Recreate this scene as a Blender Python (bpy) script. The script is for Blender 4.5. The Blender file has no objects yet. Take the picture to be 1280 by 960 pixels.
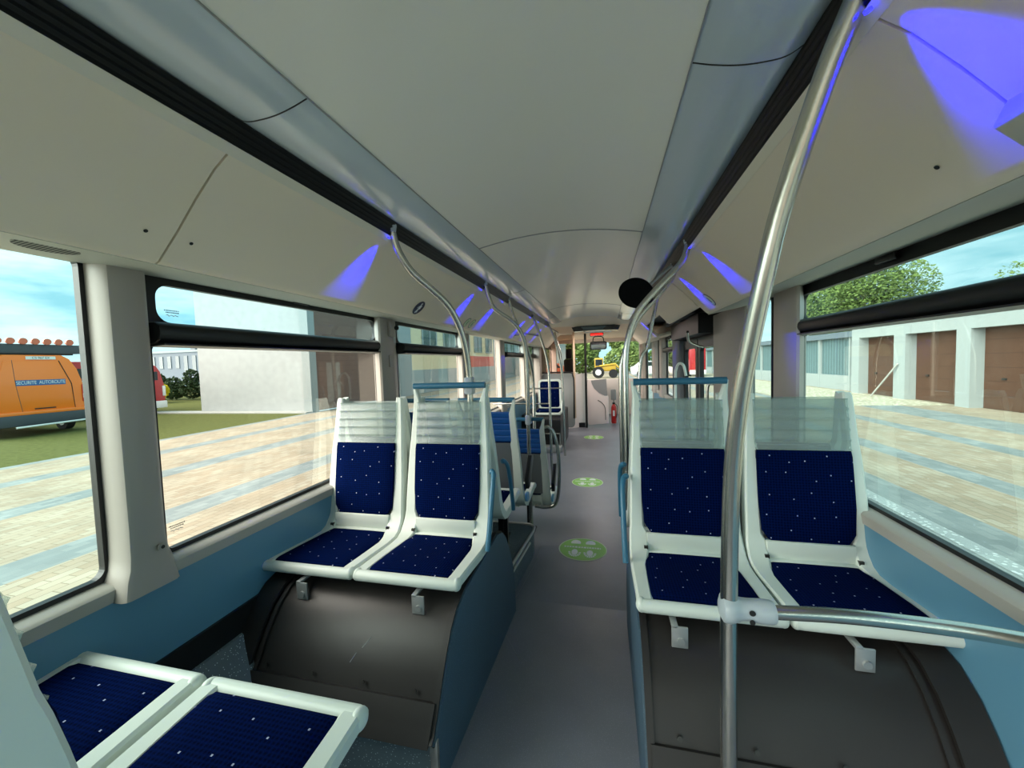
import bpy, bmesh, math, random
from mathutils import Vector, Matrix
random.seed(7)
sc = bpy.context.scene
C = sc.collection

# ---------------------------------------------------------------- camera
def cam_axes(y, p, r):
    cy, sy, cp, sp, cr, sr = math.cos(y), math.sin(y), math.cos(p), math.sin(p), math.cos(r), math.sin(r)
    f = Vector((-sy*cp, cy*cp, sp)); R0 = Vector((cy, sy, 0)); U0 = R0.cross(f)
    return R0*cr + U0*sr, f, -R0*sr + U0*cr
cd = bpy.data.cameras.new('camera'); cam = bpy.data.objects.new('camera', cd); C.objects.link(cam)
r_, f_, u_ = cam_axes(.2355, -.053, -.0322)
m = Matrix((r_, u_, -f_)).transposed().to_4x4(); m.translation = Vector((.231, 0, 1.5)); cam.matrix_world = m
cd.sensor_width = 36; cd.lens = 489.6/1280*36; cd.clip_start = .02; cd.clip_end = 500
sc.camera = cam
sc.view_settings.view_transform = 'Standard'; sc.view_settings.look = 'None'
sc.view_settings.exposure = 2.80; sc.view_settings.gamma = 1; sc.view_settings.use_curve_mapping = False
try:
    sc.cycles.max_bounces = 16; sc.cycles.diffuse_bounces = 10; sc.cycles.transparent_max_bounces = 24
    sc.cycles.sample_clamp_indirect = 4
    sc.cycles.use_denoising = True
except Exception: pass

# ---------------------------------------------------------------- sky and sun
W = bpy.data.worlds.new('sky'); sc.world = W; W.use_nodes = True
nt = W.node_tree; nt.nodes.clear()
wo = nt.nodes.new('ShaderNodeOutputWorld'); bg = nt.nodes.new('ShaderNodeBackground')
tc = nt.nodes.new('ShaderNodeTexCoord'); mp = nt.nodes.new('ShaderNodeMapping'); mp.inputs['Scale'].default_value = (1.6, 1.6, 6.5)
nz = nt.nodes.new('ShaderNodeTexNoise'); nz.inputs['Scale'].default_value = 2.2; nz.inputs['Detail'].default_value = 7; nz.inputs['Roughness'].default_value = .6
cr = nt.nodes.new('ShaderNodeValToRGB')
cr.color_ramp.elements[0].position = .38; cr.color_ramp.elements[0].color = (.22, .46, .54, 1)
cr.color_ramp.elements[1].position = .66; cr.color_ramp.elements[1].color = (.62, .82, .86, 1)
bg.inputs['Strength'].default_value = .285
nt.links.new(tc.outputs['Generated'], mp.inputs['Vector']); nt.links.new(mp.outputs['Vector'], nz.inputs['Vector'])
nt.links.new(nz.outputs['Fac'], cr.inputs['Fac']); nt.links.new(cr.outputs['Color'], bg.inputs['Color']); nt.links.new(bg.outputs[0], wo.inputs[0])
sd = bpy.data.lights.new('sun', 'SUN'); sd.energy = 1.85; sd.angle = math.radians(75); sd.color = (1, .93, .84)
sun = bpy.data.objects.new('sun', sd); C.objects.link(sun); sun.location = (0, -5, 20)
sun.rotation_euler = Vector((.72, .58, -.60)).to_track_quat('-Z', 'Y').to_euler()

# ---------------------------------------------------------------- materials
def lin(c):
    o = []
    for v in c:
        v /= 255.
        o.append(v/12.92 if v <= .04045 else ((v+.055)/1.055)**2.4)
    return (*o, 1)
def mat(name, col, rough=.5, metal=0, spec=.5, coat=0, emit=None, estr=0, bump=0, bscale=200, var=0, vscale=8):
    m = bpy.data.materials.new(name); m.use_nodes = True; n = m.node_tree; b = n.nodes['Principled BSDF']
    b.inputs['Base Color'].default_value = lin(col); b.inputs['Roughness'].default_value = rough
    b.inputs['Metallic'].default_value = metal; b.inputs['Specular IOR Level'].default_value = spec
    b.inputs['Coat Weight'].default_value = coat; b.inputs['Coat Roughness'].default_value = .12
    if emit: b.inputs['Emission Color'].default_value = lin(emit); b.inputs['Emission Strength'].default_value = estr
    t = n.nodes.new('ShaderNodeTexCoord')
    if var:
        z = n.nodes.new('ShaderNodeTexNoise'); z.inputs['Scale'].default_value = vscale; z.inputs['Detail'].default_value = 5
        mx = n.nodes.new('ShaderNodeMix'); mx.data_type = 'RGBA'
        c = lin(col); mx.inputs[6].default_value = (*[v*(1-var) for v in c[:3]], 1); mx.inputs[7].default_value = (*[min(1, v*(1+var)) for v in c[:3]], 1)
        n.links.new(t.outputs['Object'], z.inputs['Vector']); n.links.new(z.outputs['Fac'], mx.inputs[0]); n.links.new(mx.outputs[2], b.inputs['Base Color'])
    if bump:
        z = n.nodes.new('ShaderNodeTexNoise'); z.inputs['Scale'].default_value = bscale; z.inputs['Detail'].default_value = 3
        bp = n.nodes.new('ShaderNodeBump'); bp.inputs['Strength'].default_value = bump; bp.inputs['Distance'].default_value = .002
        n.links.new(t.outputs['Object'], z.inputs['Vector']); n.links.new(z.outputs['Fac'], bp.inputs['Height']); n.links.new(bp.outputs[0], b.inputs['Normal'])
    return m
def glass(name, tint, gl=.05):
    m = bpy.data.materials.new(name); m.use_nodes = True; n = m.node_tree; n.nodes.clear()
    o = n.nodes.new('ShaderNodeOutputMaterial'); mx = n.nodes.new('ShaderNodeMixShader'); tr = n.nodes.new('ShaderNodeBsdfTransparent')
    g = n.nodes.new('ShaderNodeBsdfGlossy'); lw = n.nodes.new('ShaderNodeLayerWeight'); mm = n.nodes.new('ShaderNodeMath'); mm.operation = 'MULTIPLY'
    tr.inputs[0].default_value = (*[v**.5 for v in tint], 1); g.inputs['Roughness'].default_value = .01
    lw.inputs[0].default_value = .25; mm.inputs[1].default_value = gl*4
    n.links.new(lw.outputs['Fresnel'], mm.inputs[0]); n.links.new(mm.outputs[0], mx.inputs[0])
    n.links.new(tr.outputs[0], mx.inputs[1]); n.links.new(g.outputs[0], mx.inputs[2]); n.links.new(mx.outputs[0], o.inputs[0])
    return m
def fabric(name, flat):
    m = mat(name, (14, 30, 108), .95, spec=.02); n = m.node_tree; b = n.nodes['Principled BSDF']
    t = n.nodes.new('ShaderNodeTexCoord'); s = n.nodes.new('ShaderNodeSeparateXYZ'); c = n.nodes.new('ShaderNodeCombineXYZ')
    n.links.new(t.outputs['Object'], s.inputs[0]); n.links.new(s.outputs[0], c.inputs[0]); n.links.new(s.outputs[1 if flat else 2], c.inputs[1])
    v = n.nodes.new('ShaderNodeTexVoronoi'); v.voronoi_dimensions = '2D'; v.distance = 'CHEBYCHEV'; v.inputs['Scale'].default_value = 13.5; v.inputs['Randomness'].default_value = .55
    k = n.nodes.new('ShaderNodeMath'); k.operation = 'LESS_THAN'; k.inputs[1].default_value = .031
    w = n.nodes.new('ShaderNodeTexNoise'); w.inputs['Scale'].default_value = 260; w.inputs['Detail'].default_value = 3
    w2 = n.nodes.new('ShaderNodeTexVoronoi'); w2.voronoi_dimensions = '2D'; w2.inputs['Scale'].default_value = 95; w2.inputs['Randomness'].default_value = .15
    mx = n.nodes.new('ShaderNodeMix'); mx.data_type = 'RGBA'; mx.inputs[6].default_value = lin((0, 5, 26)); mx.inputs[7].default_value = lin((2, 19, 68))
    m2 = n.nodes.new('ShaderNodeMix'); m2.data_type = 'RGBA'; m2.inputs[7].default_value = lin((165, 170, 200))
    for a in (v, w2): n.links.new(c.outputs[0], a.inputs['Vector'])
    n.links.new(t.outputs['Object'], w.inputs['Vector'])
    ad = n.nodes.new('ShaderNodeMath'); ad.operation = 'MULTIPLY'; ad.inputs[1].default_value = 1.5
    n.links.new(w2.outputs['Distance'], ad.inputs[0]); n.links.new(ad.outputs[0], mx.inputs[0])
    n.links.new(v.outputs['Distance'], k.inputs[0]); n.links.new(mx.outputs[2], m2.inputs[6]); n.links.new(k.outputs[0], m2.inputs[0]); n.links.new(m2.outputs[2], b.inputs['Base Color'])
    bp = n.nodes.new('ShaderNodeBump'); bp.inputs['Strength'].default_value = .5; bp.inputs['Distance'].default_value = .003
    n.links.new(w.outputs['Fac'], bp.inputs['Height']); n.links.new(bp.outputs[0], b.inputs['Normal'])
    return m
def speckle(name, col, sp=(214, 226, 230), scale=170, thr=.18, rough=.45):
    m = mat(name, col, rough); n = m.node_tree; b = n.nodes['Principled BSDF']; t = n.nodes.new('ShaderNodeTexCoord')
    v = n.nodes.new('ShaderNodeTexVoronoi'); v.inputs['Scale'].default_value = scale
    k = n.nodes.new('ShaderNodeMath'); k.operation = 'LESS_THAN'; k.inputs[1].default_value = thr
    z = n.nodes.new('ShaderNodeTexNoise'); z.inputs['Scale'].default_value = 3.5; z.inputs['Detail'].default_value = 6
    c = lin(col); mx = n.nodes.new('ShaderNodeMix'); mx.data_type = 'RGBA'; mx.inputs[6].default_value = (*[q*.8 for q in c[:3]], 1); mx.inputs[7].default_value = (*[q*1.25 for q in c[:3]], 1)
    m2 = n.nodes.new('ShaderNodeMix'); m2.data_type = 'RGBA'; m2.inputs[7].default_value = lin(sp)
    n.links.new(t.outputs['Object'], v.inputs['Vector']); n.links.new(t.outputs['Object'], z.inputs['Vector'])
    n.links.new(v.outputs['Distance'], k.inputs[0]); n.links.new(z.outputs['Fac'], mx.inputs[0])
    n.links.new(mx.outputs[2], m2.inputs[6]); n.links.new(k.outputs[0], m2.inputs[0]); n.links.new(m2.outputs[2], b.inputs['Base Color'])
    return m
def steel(name, col=(190, 190, 186), rough=.28, axis=2):
    m = mat(name, col, rough, 1); n = m.node_tree; b = n.nodes['Principled BSDF']; t = n.nodes.new('ShaderNodeTexCoord')
    mp = n.nodes.new('ShaderNodeMapping'); s = [260, 260, 260]; s[axis] = 6; mp.inputs['Scale'].default_value = s
    z = n.nodes.new('ShaderNodeTexNoise'); z.inputs['Scale'].default_value = 1; r = n.nodes.new('ShaderNodeMapRange')
    r.inputs[3].default_value = rough-.01; r.inputs[4].default_value = rough+.01
    n.links.new(t.outputs['Object'], mp.inputs[0]); n.links.new(mp.outputs[0], z.inputs['Vector']); n.links.new(z.outputs['Fac'], r.inputs[0]); n.links.new(r.outputs[0], b.inputs['Roughness'])
    return m
def paving(name):
    m = mat(name, (214, 200, 176), .85, spec=.2); n = m.node_tree; b = n.nodes['Principled BSDF']; t = n.nodes.new('ShaderNodeTexCoord')
    mp = n.nodes.new('ShaderNodeMapping'); mp.inputs['Rotation'].default_value = (0, 0, math.pi/2)
    br = n.nodes.new('ShaderNodeTexBrick'); br.inputs['Scale'].default_value = 2.2; br.inputs['Mortar Size'].default_value = .012
    br.inputs['Color1'].default_value = lin((166, 156, 138)); br.inputs['Color2'].default_value = lin((154, 138, 118)); br.inputs['Mortar'].default_value = lin((134, 122, 104))
    s = n.nodes.new('ShaderNodeSeparateXYZ'); n.links.new(t.outputs['Object'], s.inputs[0]); n.links.new(t.outputs['Object'], mp.inputs[0]); n.links.new(mp.outputs[0], br.inputs['Vector'])
    # grey bands laid parallel to the bus
    acc = None
    for c0, w in ((-11.8, .2), (-9.8, .24), (-7.55, .27), (-5.1, .28), (-2.7, .3), (2.6, .7), (4.0, .38), (5.62, .22), (7.5, .22), (9.6, .6)):
        a = n.nodes.new('ShaderNodeMath'); a.operation = 'COMPARE'; a.inputs[1].default_value = c0; a.inputs[2].default_value = w
        n.links.new(s.outputs[0], a.inputs[0])
        if acc is None: acc = a
        else:
            d = n.nodes.new('ShaderNodeMath'); d.operation = 'MAXIMUM'; n.links.new(acc.outputs[0], d.inputs[0]); n.links.new(a.outputs[0], d.inputs[1]); acc = d
    b2 = n.nodes.new('ShaderNodeTexBrick'); b2.inputs['Scale'].default_value = 2.2; b2.inputs['Mortar Size'].default_value = .012
    b2.inputs['Color1'].default_value = lin((120, 128, 128)); b2.inputs['Color2'].default_value = lin((142, 148, 146)); b2.inputs['Mortar'].default_value = lin((122, 130, 130))
    n.links.new(mp.outputs[0], b2.inputs['Vector'])
    mx = n.nodes.new('ShaderNodeMix'); mx.data_type = 'RGBA'; n.links.new(acc.outputs[0], mx.inputs[0]); n.links.new(br.outputs['Color'], mx.inputs[6]); n.links.new(b2.outputs['Color'], mx.inputs[7])
    z = n.nodes.new('ShaderNodeTexNoise'); z.inputs['Scale'].default_value = 1.3; z.inputs['Detail'].default_value = 8; n.links.new(t.outputs['Object'], z.inputs['Vector'])
    h = n.nodes.new('ShaderNodeMapRange'); h.inputs[1].default_value = .3; h.inputs[2].default_value = .7; h.inputs[3].default_value = .84; h.inputs[4].default_value = 1.1; n.links.new(z.outputs['Fac'], h.inputs[0])
    m3 = n.nodes.new('ShaderNodeMix'); m3.data_type = 'RGBA'; m3.blend_type = 'MULTIPLY'; m3.inputs[0].default_value = 1
    cc = n.nodes.new('ShaderNodeCombineColor')
    for i in range(3): n.links.new(h.outputs[0], cc.inputs[i])
    n.links.new(mx.outputs[2], m3.inputs[6]); n.links.new(cc.outputs[0], m3.inputs[7]); n.links.new(m3.outputs[2], b.inputs['Base Color'])
    return m
def lines(name, c1, c2, axis, period, frac=.08, rough=.6, spec=.3):
    """panels with grooves every `period` metres along an axis"""
    m = mat(name, c1, rough, spec=spec); n = m.node_tree; b = n.nodes['Principled BSDF']; t = n.nodes.new('ShaderNodeTexCoord'); s = n.nodes.new('ShaderNodeSeparateXYZ')
    n.links.new(t.outputs['Object'], s.inputs[0])
    a = n.nodes.new('ShaderNodeMath'); a.operation = 'DIVIDE'; a.inputs[1].default_value = period; n.links.new(s.outputs[axis], a.inputs[0])
    f = n.nodes.new('ShaderNodeMath'); f.operation = 'FRACT'; n.links.new(a.outputs[0], f.inputs[0])
    k = n.nodes.new('ShaderNodeMath'); k.operation = 'LESS_THAN'; k.inputs[1].default_value = frac; n.links.new(f.outputs[0], k.inputs[0])
    z = n.nodes.new('ShaderNodeTexNoise'); z.inputs['Scale'].default_value = 3; n.links.new(t.outputs['Object'], z.inputs['Vector'])
    c = lin(c1); q = n.nodes.new('ShaderNodeMix'); q.data_type = 'RGBA'; q.inputs[6].default_value = (*[v*.85 for v in c[:3]], 1); q.inputs[7].default_value = (*[min(1, v*1.12) for v in c[:3]], 1); n.links.new(z.outputs['Fac'], q.inputs[0])
    mx = n.nodes.new('ShaderNodeMix'); mx.data_type = 'RGBA'; mx.inputs[7].default_value = lin(c2); n.links.new(q.outputs[2], mx.inputs[6])
    n.links.new(k.outputs[0], mx.inputs[0]); n.links.new(mx.outputs[2], b.inputs['Base Color'])
    return m

M = dict(
 ceil=mat('ceiling_plastic', (242, 240, 228), .3, coat=.35), cove=mat('cove_plastic', (196, 208, 214), .2, coat=.6),
 panel=mat('beige_panel', (240, 228, 206), .5, bump=.05, bscale=600), lip=mat('panel_lip', (232, 226, 208), .4),
 black=mat('black_rubber', (12, 12, 13), .45), strip=lines('black_slotted_strip', (16, 17, 18), (4, 4, 4), 2, .012, .35, .4),
 wall=mat('blue_wall_laminate', (92, 140, 166), .42, bump=.05, bscale=400), sill=mat('grey_sill', (172, 168, 160), .4, bump=.05, bscale=500),
 pillar=mat('grey_pillar_plastic', (166, 158, 150), .42, bump=.06, bscale=600), soffit=mat('soffit_grey', (196, 196, 184), .5),
 white=mat('seat_frame_plastic', (212, 220, 212), .38, bump=.04, bscale=500), shell=mat('seat_back_shell', (96, 102, 106), .6, bump=.1, bscale=300),
 fab_s=fabric('navy_fabric_flat', True), fab_b=fabric('navy_fabric_upright', False),
 blue=mat('blue_handle', (48, 104, 132), .38), lblue=mat('light_blue_plastic', (110, 170, 205), .4), bluep=mat('blue_headrest', (22, 74, 140), .3),
 arch=mat('dark_wheel_cover', (38, 35, 34), .42, var=.15, vscale=5, bump=.08, bscale=300), archrim=mat('dark_rim', (34, 31, 30), .5),
 vinyl=speckle('speckled_vinyl', (92, 106, 114), scale=110, thr=.17), vside=speckle('vinyl_side', (66, 90, 108), (110, 140, 160), 220, .16, .5),
 aisle=speckle('aisle_vinyl', (122, 126, 136), (152, 158, 168), 190, .18, .38), alu=steel('aluminium_trim', (200, 200, 196), .35, 1),
 steel=steel('brushed_steel_pole', (196, 194, 186), .26, 2), steelx=steel('brushed_steel_bar', (196, 194, 186), .26, 0), clamp=mat('grey_clamp', (176, 184, 190), .35, coat=.3), bolt=mat('dark_bolt', (70, 68, 66), .35, .8),
 gal=mat('galvanised_bracket', (176, 178, 178), .42, .6), dark=mat('dark_plastic', (24, 24, 26), .35), grey=mat('cab_grey', (150, 152, 152), .5),
 pink=mat('cab_cream_plastic', (250, 236, 230), .45), cream=mat('front_cream', (236, 222, 196), .35, coat=.3), tan=mat('front_tan', (226, 196, 166), .5),
 brownglass=glass('smoked_partition', (.42, .33, .28), .06), red=mat('fire_red', (200, 30, 26), .3, coat=.4), green=mat('sticker_green', (140, 204, 92), .5), sticw=mat('sticker_white', (236, 244, 236), .5), sticd=mat('sticker_ring', (214, 232, 196), .5),
 navy=mat('sign_navy', (22, 34, 66), .4), signw=mat('sign_white', (214, 220, 226), .5), ink=mat('ink', (30, 34, 34), .6),
 g_cyan=glass('tinted_window_cyan', (.78, .91, .88)), g_clear=glass('clear_window', (.92, .90, .86)), g_hop=glass('hopper_glass', (.74, .92, .95)), g_right=glass('tinted_window_green', (.78, .92, .88)), g_wind=glass('windscreen', (.9, .92, .88)),
 pave=paving('block_paving'), gwall=mat('white_render', (160, 164, 164), .9, var=.14, vscale=3.5, bump=.3, bscale=20), gwhite=mat('garage_white', (150, 158, 158), .8, var=.03),
 gbrown=lines('brown_garage_door', (84, 58, 44), (60, 40, 30), 2, .42, .035), gbrown2=lines('brown_slat_door', (118, 92, 82), (100, 76, 66), 2, .25, .05),
 fence=lines('ribbed_steel_sheet', (98, 122, 126), (70, 92, 98), 1, .25, .3), conc=mat('concrete', (165, 165, 160), .9, var=.12, vscale=1.5),
 orange=mat('van_orange', (255, 128, 26), .35, coat=.4), vred=mat('van_red', (170, 18, 30), .35, coat=.4), tyre=mat('tyre', (24, 24, 26), .8), vblue=mat('van_blue_band', (44, 96, 160), .5), lampred=mat('lamp_red', (200, 40, 40), .3), lampor=mat('lamp_orange', (216, 110, 80), .3), bumper=mat('bumper_grey', (66, 72, 80), .6), vwhite=mat('vehicle_white', (236, 238, 238), .4), yel=mat('machine_yellow', (190, 156, 52), .6), wdark=mat('vehicle_glass', (30, 38, 46), .08),
 tanw=mat('tan_wall', (222, 204, 168), .9), redw=mat('red_door', (214, 92, 78), .6), winb=mat('building_window', (70, 92, 98), .15), roof=mat('grey_cladding', (98, 110, 120), .6), trunk=mat('bark', (96, 78, 60), .9),
 tint=mat('display_black', (10, 11, 14), .15), lens=mat('led_lens', (40, 60, 255), .3, emit=(20, 20, 255), estr=1.5), redled=mat('red_led_text', (220, 30, 30), .4, emit=(255, 30, 20), estr=.5), silver=mat('mirror', (200, 205, 210), .05, 1), disc=mat('mirror_back_black', (8, 8, 9), .5, spec=.2))
def grassmat():
    m = mat('grass_ground', (88, 92, 52), .95, spec=.05, var=.5, vscale=9, bump=1, bscale=12); return m
M['grass'] = grassmat()
def leafmat(n, c): return mat(n, c, .7, spec=.2, var=.35, vscale=1.3)
M['leaf1'] = leafmat('leaves_mid', (92, 112, 56)); M['leaf2'] = leafmat('leaves_dark', (52, 78, 40)); M['leaf3'] = leafmat('leaves_yellow', (214, 200, 40)); M['leaf4'] = leafmat('leaves_pale', (116, 136, 78)); M['conifer'] = leafmat('leaves_conifer', (42, 62, 34))
# ribbed translucent plastic headrest
def headmat(name, col, tr):
    m = mat(name, col, .25, coat=.3); n = m.node_tree; b = n.nodes['Principled BSDF']; o = [x for x in n.nodes if x.type == 'OUTPUT_MATERIAL'][0]
    t = n.nodes.new('ShaderNodeBsdfTransparent'); t.inputs[0].default_value = (.86, .92, .9, 1); mx = n.nodes.new('ShaderNodeMixShader'); mx.inputs[0].default_value = tr
    n.links.new(b.outputs[0], mx.inputs[1]); n.links.new(t.outputs[0], mx.inputs[2]); n.links.new(mx.outputs[0], o.inputs[0]); return m
M['head'] = headmat('ribbed_translucent_plastic', (174, 186, 186), .68)

# ---------------------------------------------------------------- mesh helpers
def world_loc(o):
    v = Vector((0, 0, 0))
    while o is not None: v += o.location; o = o.parent
    return v
def link(name, me, parent=None, mtl=None, smooth=False, local=False):
    o = bpy.data.objects.new(name, me); C.objects.link(o)
    if mtl is not None: me.materials.append(mtl)
    if parent is not None:
        o.parent = parent
        if not local:
            w = world_loc(parent)
            me.transform(Matrix.Translation(-w))
    elif len(me.vertices):
        xs = [v.co.x for v in me.vertices]; ys = [v.co.y for v in me.vertices]; zs = [v.co.z for v in me.vertices]
        b = Vector(((min(xs)+max(xs))/2, (min(ys)+max(ys))/2, min(zs)))
        if not local: me.transform(Matrix.Translation(-b)); o.location = b
    if smooth:
        for p in me.polygons: p.use_smooth = True
        try: me.set_sharp_from_angle(angle=math.radians(38))
        except Exception: pass
    me.update(); return o
def finish(bm, name, mtl, parent=None, smooth=False, bevel=0, seg=2, local=False):
    bmesh.ops.remove_doubles(bm, verts=bm.verts, dist=1e-5)
    bmesh.ops.recalc_face_normals(bm, faces=bm.faces)
    if bevel:
        es = [e for e in bm.edges if len(e.link_faces) == 2 and e.calc_face_angle(0) > .6]
        bmesh.ops.bevel(bm, geom=es, offset=bevel, segments=seg, profile=.5, affect='EDGES', clamp_overlap=True)
        smooth = True
    me = bpy.data.meshes.new(name); bm.to_mesh(me); bm.free()
    return link(name, me, parent, mtl, smooth, local)
def abox(bm, x, y, z):
    vs = [bm.verts.new((a, b, c)) for a in x for b in y for c in z]
    for f in ((0, 1, 3, 2), (4, 6, 7, 5), (0, 4, 5, 1), (2, 3, 7, 6), (0, 2, 6, 4), (1, 5, 7, 3)): bm.faces.new([vs[i] for i in f])
def box(name, x, y, z, mtl, parent=None, bevel=0, local=False):
    bm = bmesh.new(); abox(bm, sorted(x), sorted(y), sorted(z)); return finish(bm, name, mtl, parent, bevel=bevel, local=local)
def boxes(name, lst, mtl, parent=None, bevel=0, local=False):
    bm = bmesh.new()
    for x, y, z in lst: abox(bm, sorted(x), sorted(y), sorted(z))
    me_b = bevel
    return finish(bm, name, mtl, parent, bevel=me_b, local=local)
def extr(name, poly, axis, a, b, mtl, parent=None, smooth=False, bevel=0, local=False):
    """closed polygon extruded along an axis; poly holds the two other coordinates in xyz order"""
    bm = bmesh.new()
    def P(q, t):
        if axis == 0: return (t, q[0], q[1])
        if axis == 1: return (q[0], t, q[1])
        return (q[0], q[1], t)
    A = [bm.verts.new(P(q, a)) for q in poly]; B = [bm.verts.new(P(q, b)) for q in poly]
    n = len(poly)
    for i in range(n): bm.faces.new((A[i], A[(i+1) % n], B[(i+1) % n], B[i]))
    bm.faces.new(A); bm.faces.new(B[::-1])
    return finish(bm, name, mtl, parent, smooth=smooth, bevel=bevel, local=local)
def sheet(pts, t):
    """thicken an open 2-D polyline into a closed polygon (offset to its left)"""
    out = []
    for i, p in enumerate(pts):
        a = Vector(pts[max(i-1, 0)]); b = Vector(pts[min(i+1, len(pts)-1)]); d = (b-a).normalized(); out.append((p[0]-d.y*t, p[1]+d.x*t))
    return list(pts)+out[::-1]
def spline(pts, n=8):
    P = [Vector(p) for p in pts]; P = [P[0]*2-P[1]]+P+[P[-1]*2-P[-2]]; out = []
    for i in range(1, len(P)-2):
        for k in range(n):
            t = k/n; a, b, c, d = P[i-1:i+3]
            out.append(.5*((2*b)+(c-a)*t+(2*a-5*b+4*c-d)*t*t+(3*b-a-3*c+d)*t**3))
    return out+[P[-2]]
def atube(bm, pts, r, seg=14, cap=True, flat=1):
    P = [Vector(p) for p in pts]; rings = []; prev = None
    for i, p in enumerate(P):
        d = (P[min(i+1, len(P)-1)]-P[max(i-1, 0)]).normalized()
        if prev is None:
            u = d.orthogonal().normalized()
        else: u = (prev-d*prev.dot(d)).normalized()
        prev = u; v = d.cross(u); rr = r[i] if isinstance(r, (list, tuple)) else r
        rings.append([bm.verts.new(p+(u*math.cos(2*math.pi*k/seg)*rr+v*math.sin(2*math.pi*k/seg)*rr*flat)) for k in range(seg)])
    for a, b in zip(rings, rings[1:]):
        for k in range(seg): bm.faces.new((a[k], a[(k+1) % seg], b[(k+1) % seg], b[k]))
    if cap: bm.faces.new(rings[0][::-1]); bm.faces.new(rings[-1])
def tube(name, pts, r, mtl, parent=None, seg=14, local=False, flat=1):
    bm = bmesh.new(); atube(bm, pts, r, seg, flat=flat); return finish(bm, name, mtl, parent, smooth=True, local=local)
def disc(name, c, r, nrm, t, mtl, parent=None, rx=1, seg=32, local=False):
    c = Vector(c); n = Vector(nrm).normalized(); up = Vector((0, 1, 0)) if abs(n.y) < .9 else Vector((0, 0, 1)); u = up.cross(n).normalized(); v = n.cross(u)
    bm = bmesh.new(); A = []; B = []
    for k in range(seg):
        a = 2*math.pi*k/seg; q = c+u*math.cos(a)*r*rx+v*math.sin(a)*r; A.append(bm.verts.new(q)); B.append(bm.verts.new(q+n*t))
    for k in range(seg): bm.faces.new((A[k], A[(k+1) % seg], B[(k+1) % seg], B[k]))
    bm.faces.new(A[::-1]); bm.faces.new(B)
    return finish(bm, name, mtl, parent, local=local)
def ball(name, c, r, mtl, parent=None, sc_=(1, 1, 1), local=False):
    bm = bmesh.new(); bmesh.ops.create_uvsphere(bm, u_segments=16, v_segments=10, radius=r)
    for v in bm.verts: v.co = Vector((v.co.x*sc_[0], v.co.y*sc_[1], v.co.z*sc_[2]))+Vector(c)
    return finish(bm, name, mtl, parent, smooth=True, local=local)
def rring(y0, y1, z0, z1, b, r, rad_out=0):
    """rounded rectangle outline, list of (a,b)"""
    o = []
    for cx, cz, a0 in ((y1-r, z1-r, 0), (y0+r, z1-r, 90), (y0+r, z0+r, 180), (y1-r, z0+r, 270)):
        for k in range(7): a = math.radians(a0+k*15); o.append((cx+r*math.cos(a), cz+r*math.sin(a)))
    return o
def ringmesh(name, outer, inner, x0, x1, mtl, parent=None, axis=0):
    """frame between two same-length outlines, extruded along an axis"""
    bm = bmesh.new(); n = len(outer)
    def P(q, t): return (t, q[0], q[1]) if axis == 0 else (q[0], t, q[1])
    L = [[bm.verts.new(P(q, t)) for q in ring] for ring in (outer, inner) for t in (x0, x1)]
    for i in range(n):
        j = (i+1) % n
        bm.faces.new((L[0][i], L[0][j], L[1][j], L[1][i])); bm.faces.new((L[2][i], L[3][i], L[3][j], L[2][j]))
        bm.faces.new((L[0][i], L[2][i], L[2][j], L[0][j])); bm.faces.new((L[1][i], L[1][j], L[3][j], L[3][i]))
    return finish(bm, name, mtl, parent)
def thing(name, label, cat, loc=(0, 0, 0), group=None):
    o = bpy.data.objects.new(name, None); o.empty_display_size = .1; C.objects.link(o); o.location = loc; return tag(o, label, cat, group)
def tag(o, label, cat, group=None, kind=None):
    o['label'] = label; o['category'] = cat
    if group: o['group'] = group
    if kind: o['kind'] = kind
    return o
def S(o): o['kind'] = 'structure'; return o
def dup(root, loc, rotz=0, label=None, group=None):
    r = root.copy(); C.objects.link(r); r.location = loc; r.rotation_euler = (0, 0, rotz)
    if label: r['label'] = label
    if group: r['group'] = group
    for ch in list(root.children):
        c = ch.copy(); C.objects.link(c); c.parent = r
        for g in list(ch.children):
            d = g.copy(); C.objects.link(d); d.parent = c
    return r
def text(name, s, size, mtl, parent, mtx, t=.001, sx=1):
    cu = bpy.data.curves.new(name, 'FONT'); cu.body = s; cu.size = size; cu.extrude = t; cu.align_x = 'CENTER'; cu.align_y = 'CENTER'
    o = bpy.data.objects.new('tmp', cu); C.objects.link(o); bpy.context.view_layer.update()
    me = bpy.data.meshes.new_from_object(o.evaluated_get(bpy.context.evaluated_depsgraph_get()))
    bpy.data.objects.remove(o); me.name = name; me.transform(Matrix.Diagonal((sx, 1, 1, 1))); me.transform(mtx); me.materials.clear()
    return link(name, me, parent, mtl)
def frame(origin, xdir, ydir):
    x = Vector(xdir).normalized(); y = Vector(ydir).normalized(); z = x.cross(y)
    mm = Matrix((x, y, z)).transposed().to_4x4(); mm.translation = Vector(origin); return mm

# ================================================================ THE BUS SHELL
YB, YF = -1.7, 7.7      # rear and front end of the long trims
GX = 1.25               # glass plane
# floor: a gentle ramp up to the rear
def floor_strip(name, x0, x1, mtl):
    return S(extr(name, sheet([(-1.7, .11), (1.0, .11), (2.35, 0), (11.3, 0)][::-1], .04)[:], 0, x0, x1, mtl))
o = extr('floor', [(-1.7, .11), (1.0, .11), (2.35, 0), (11.3, 0), (11.3, -.12), (-1.7, -.12)], 0, -1.24, 1.24, M['aisle']); S(o)
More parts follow.
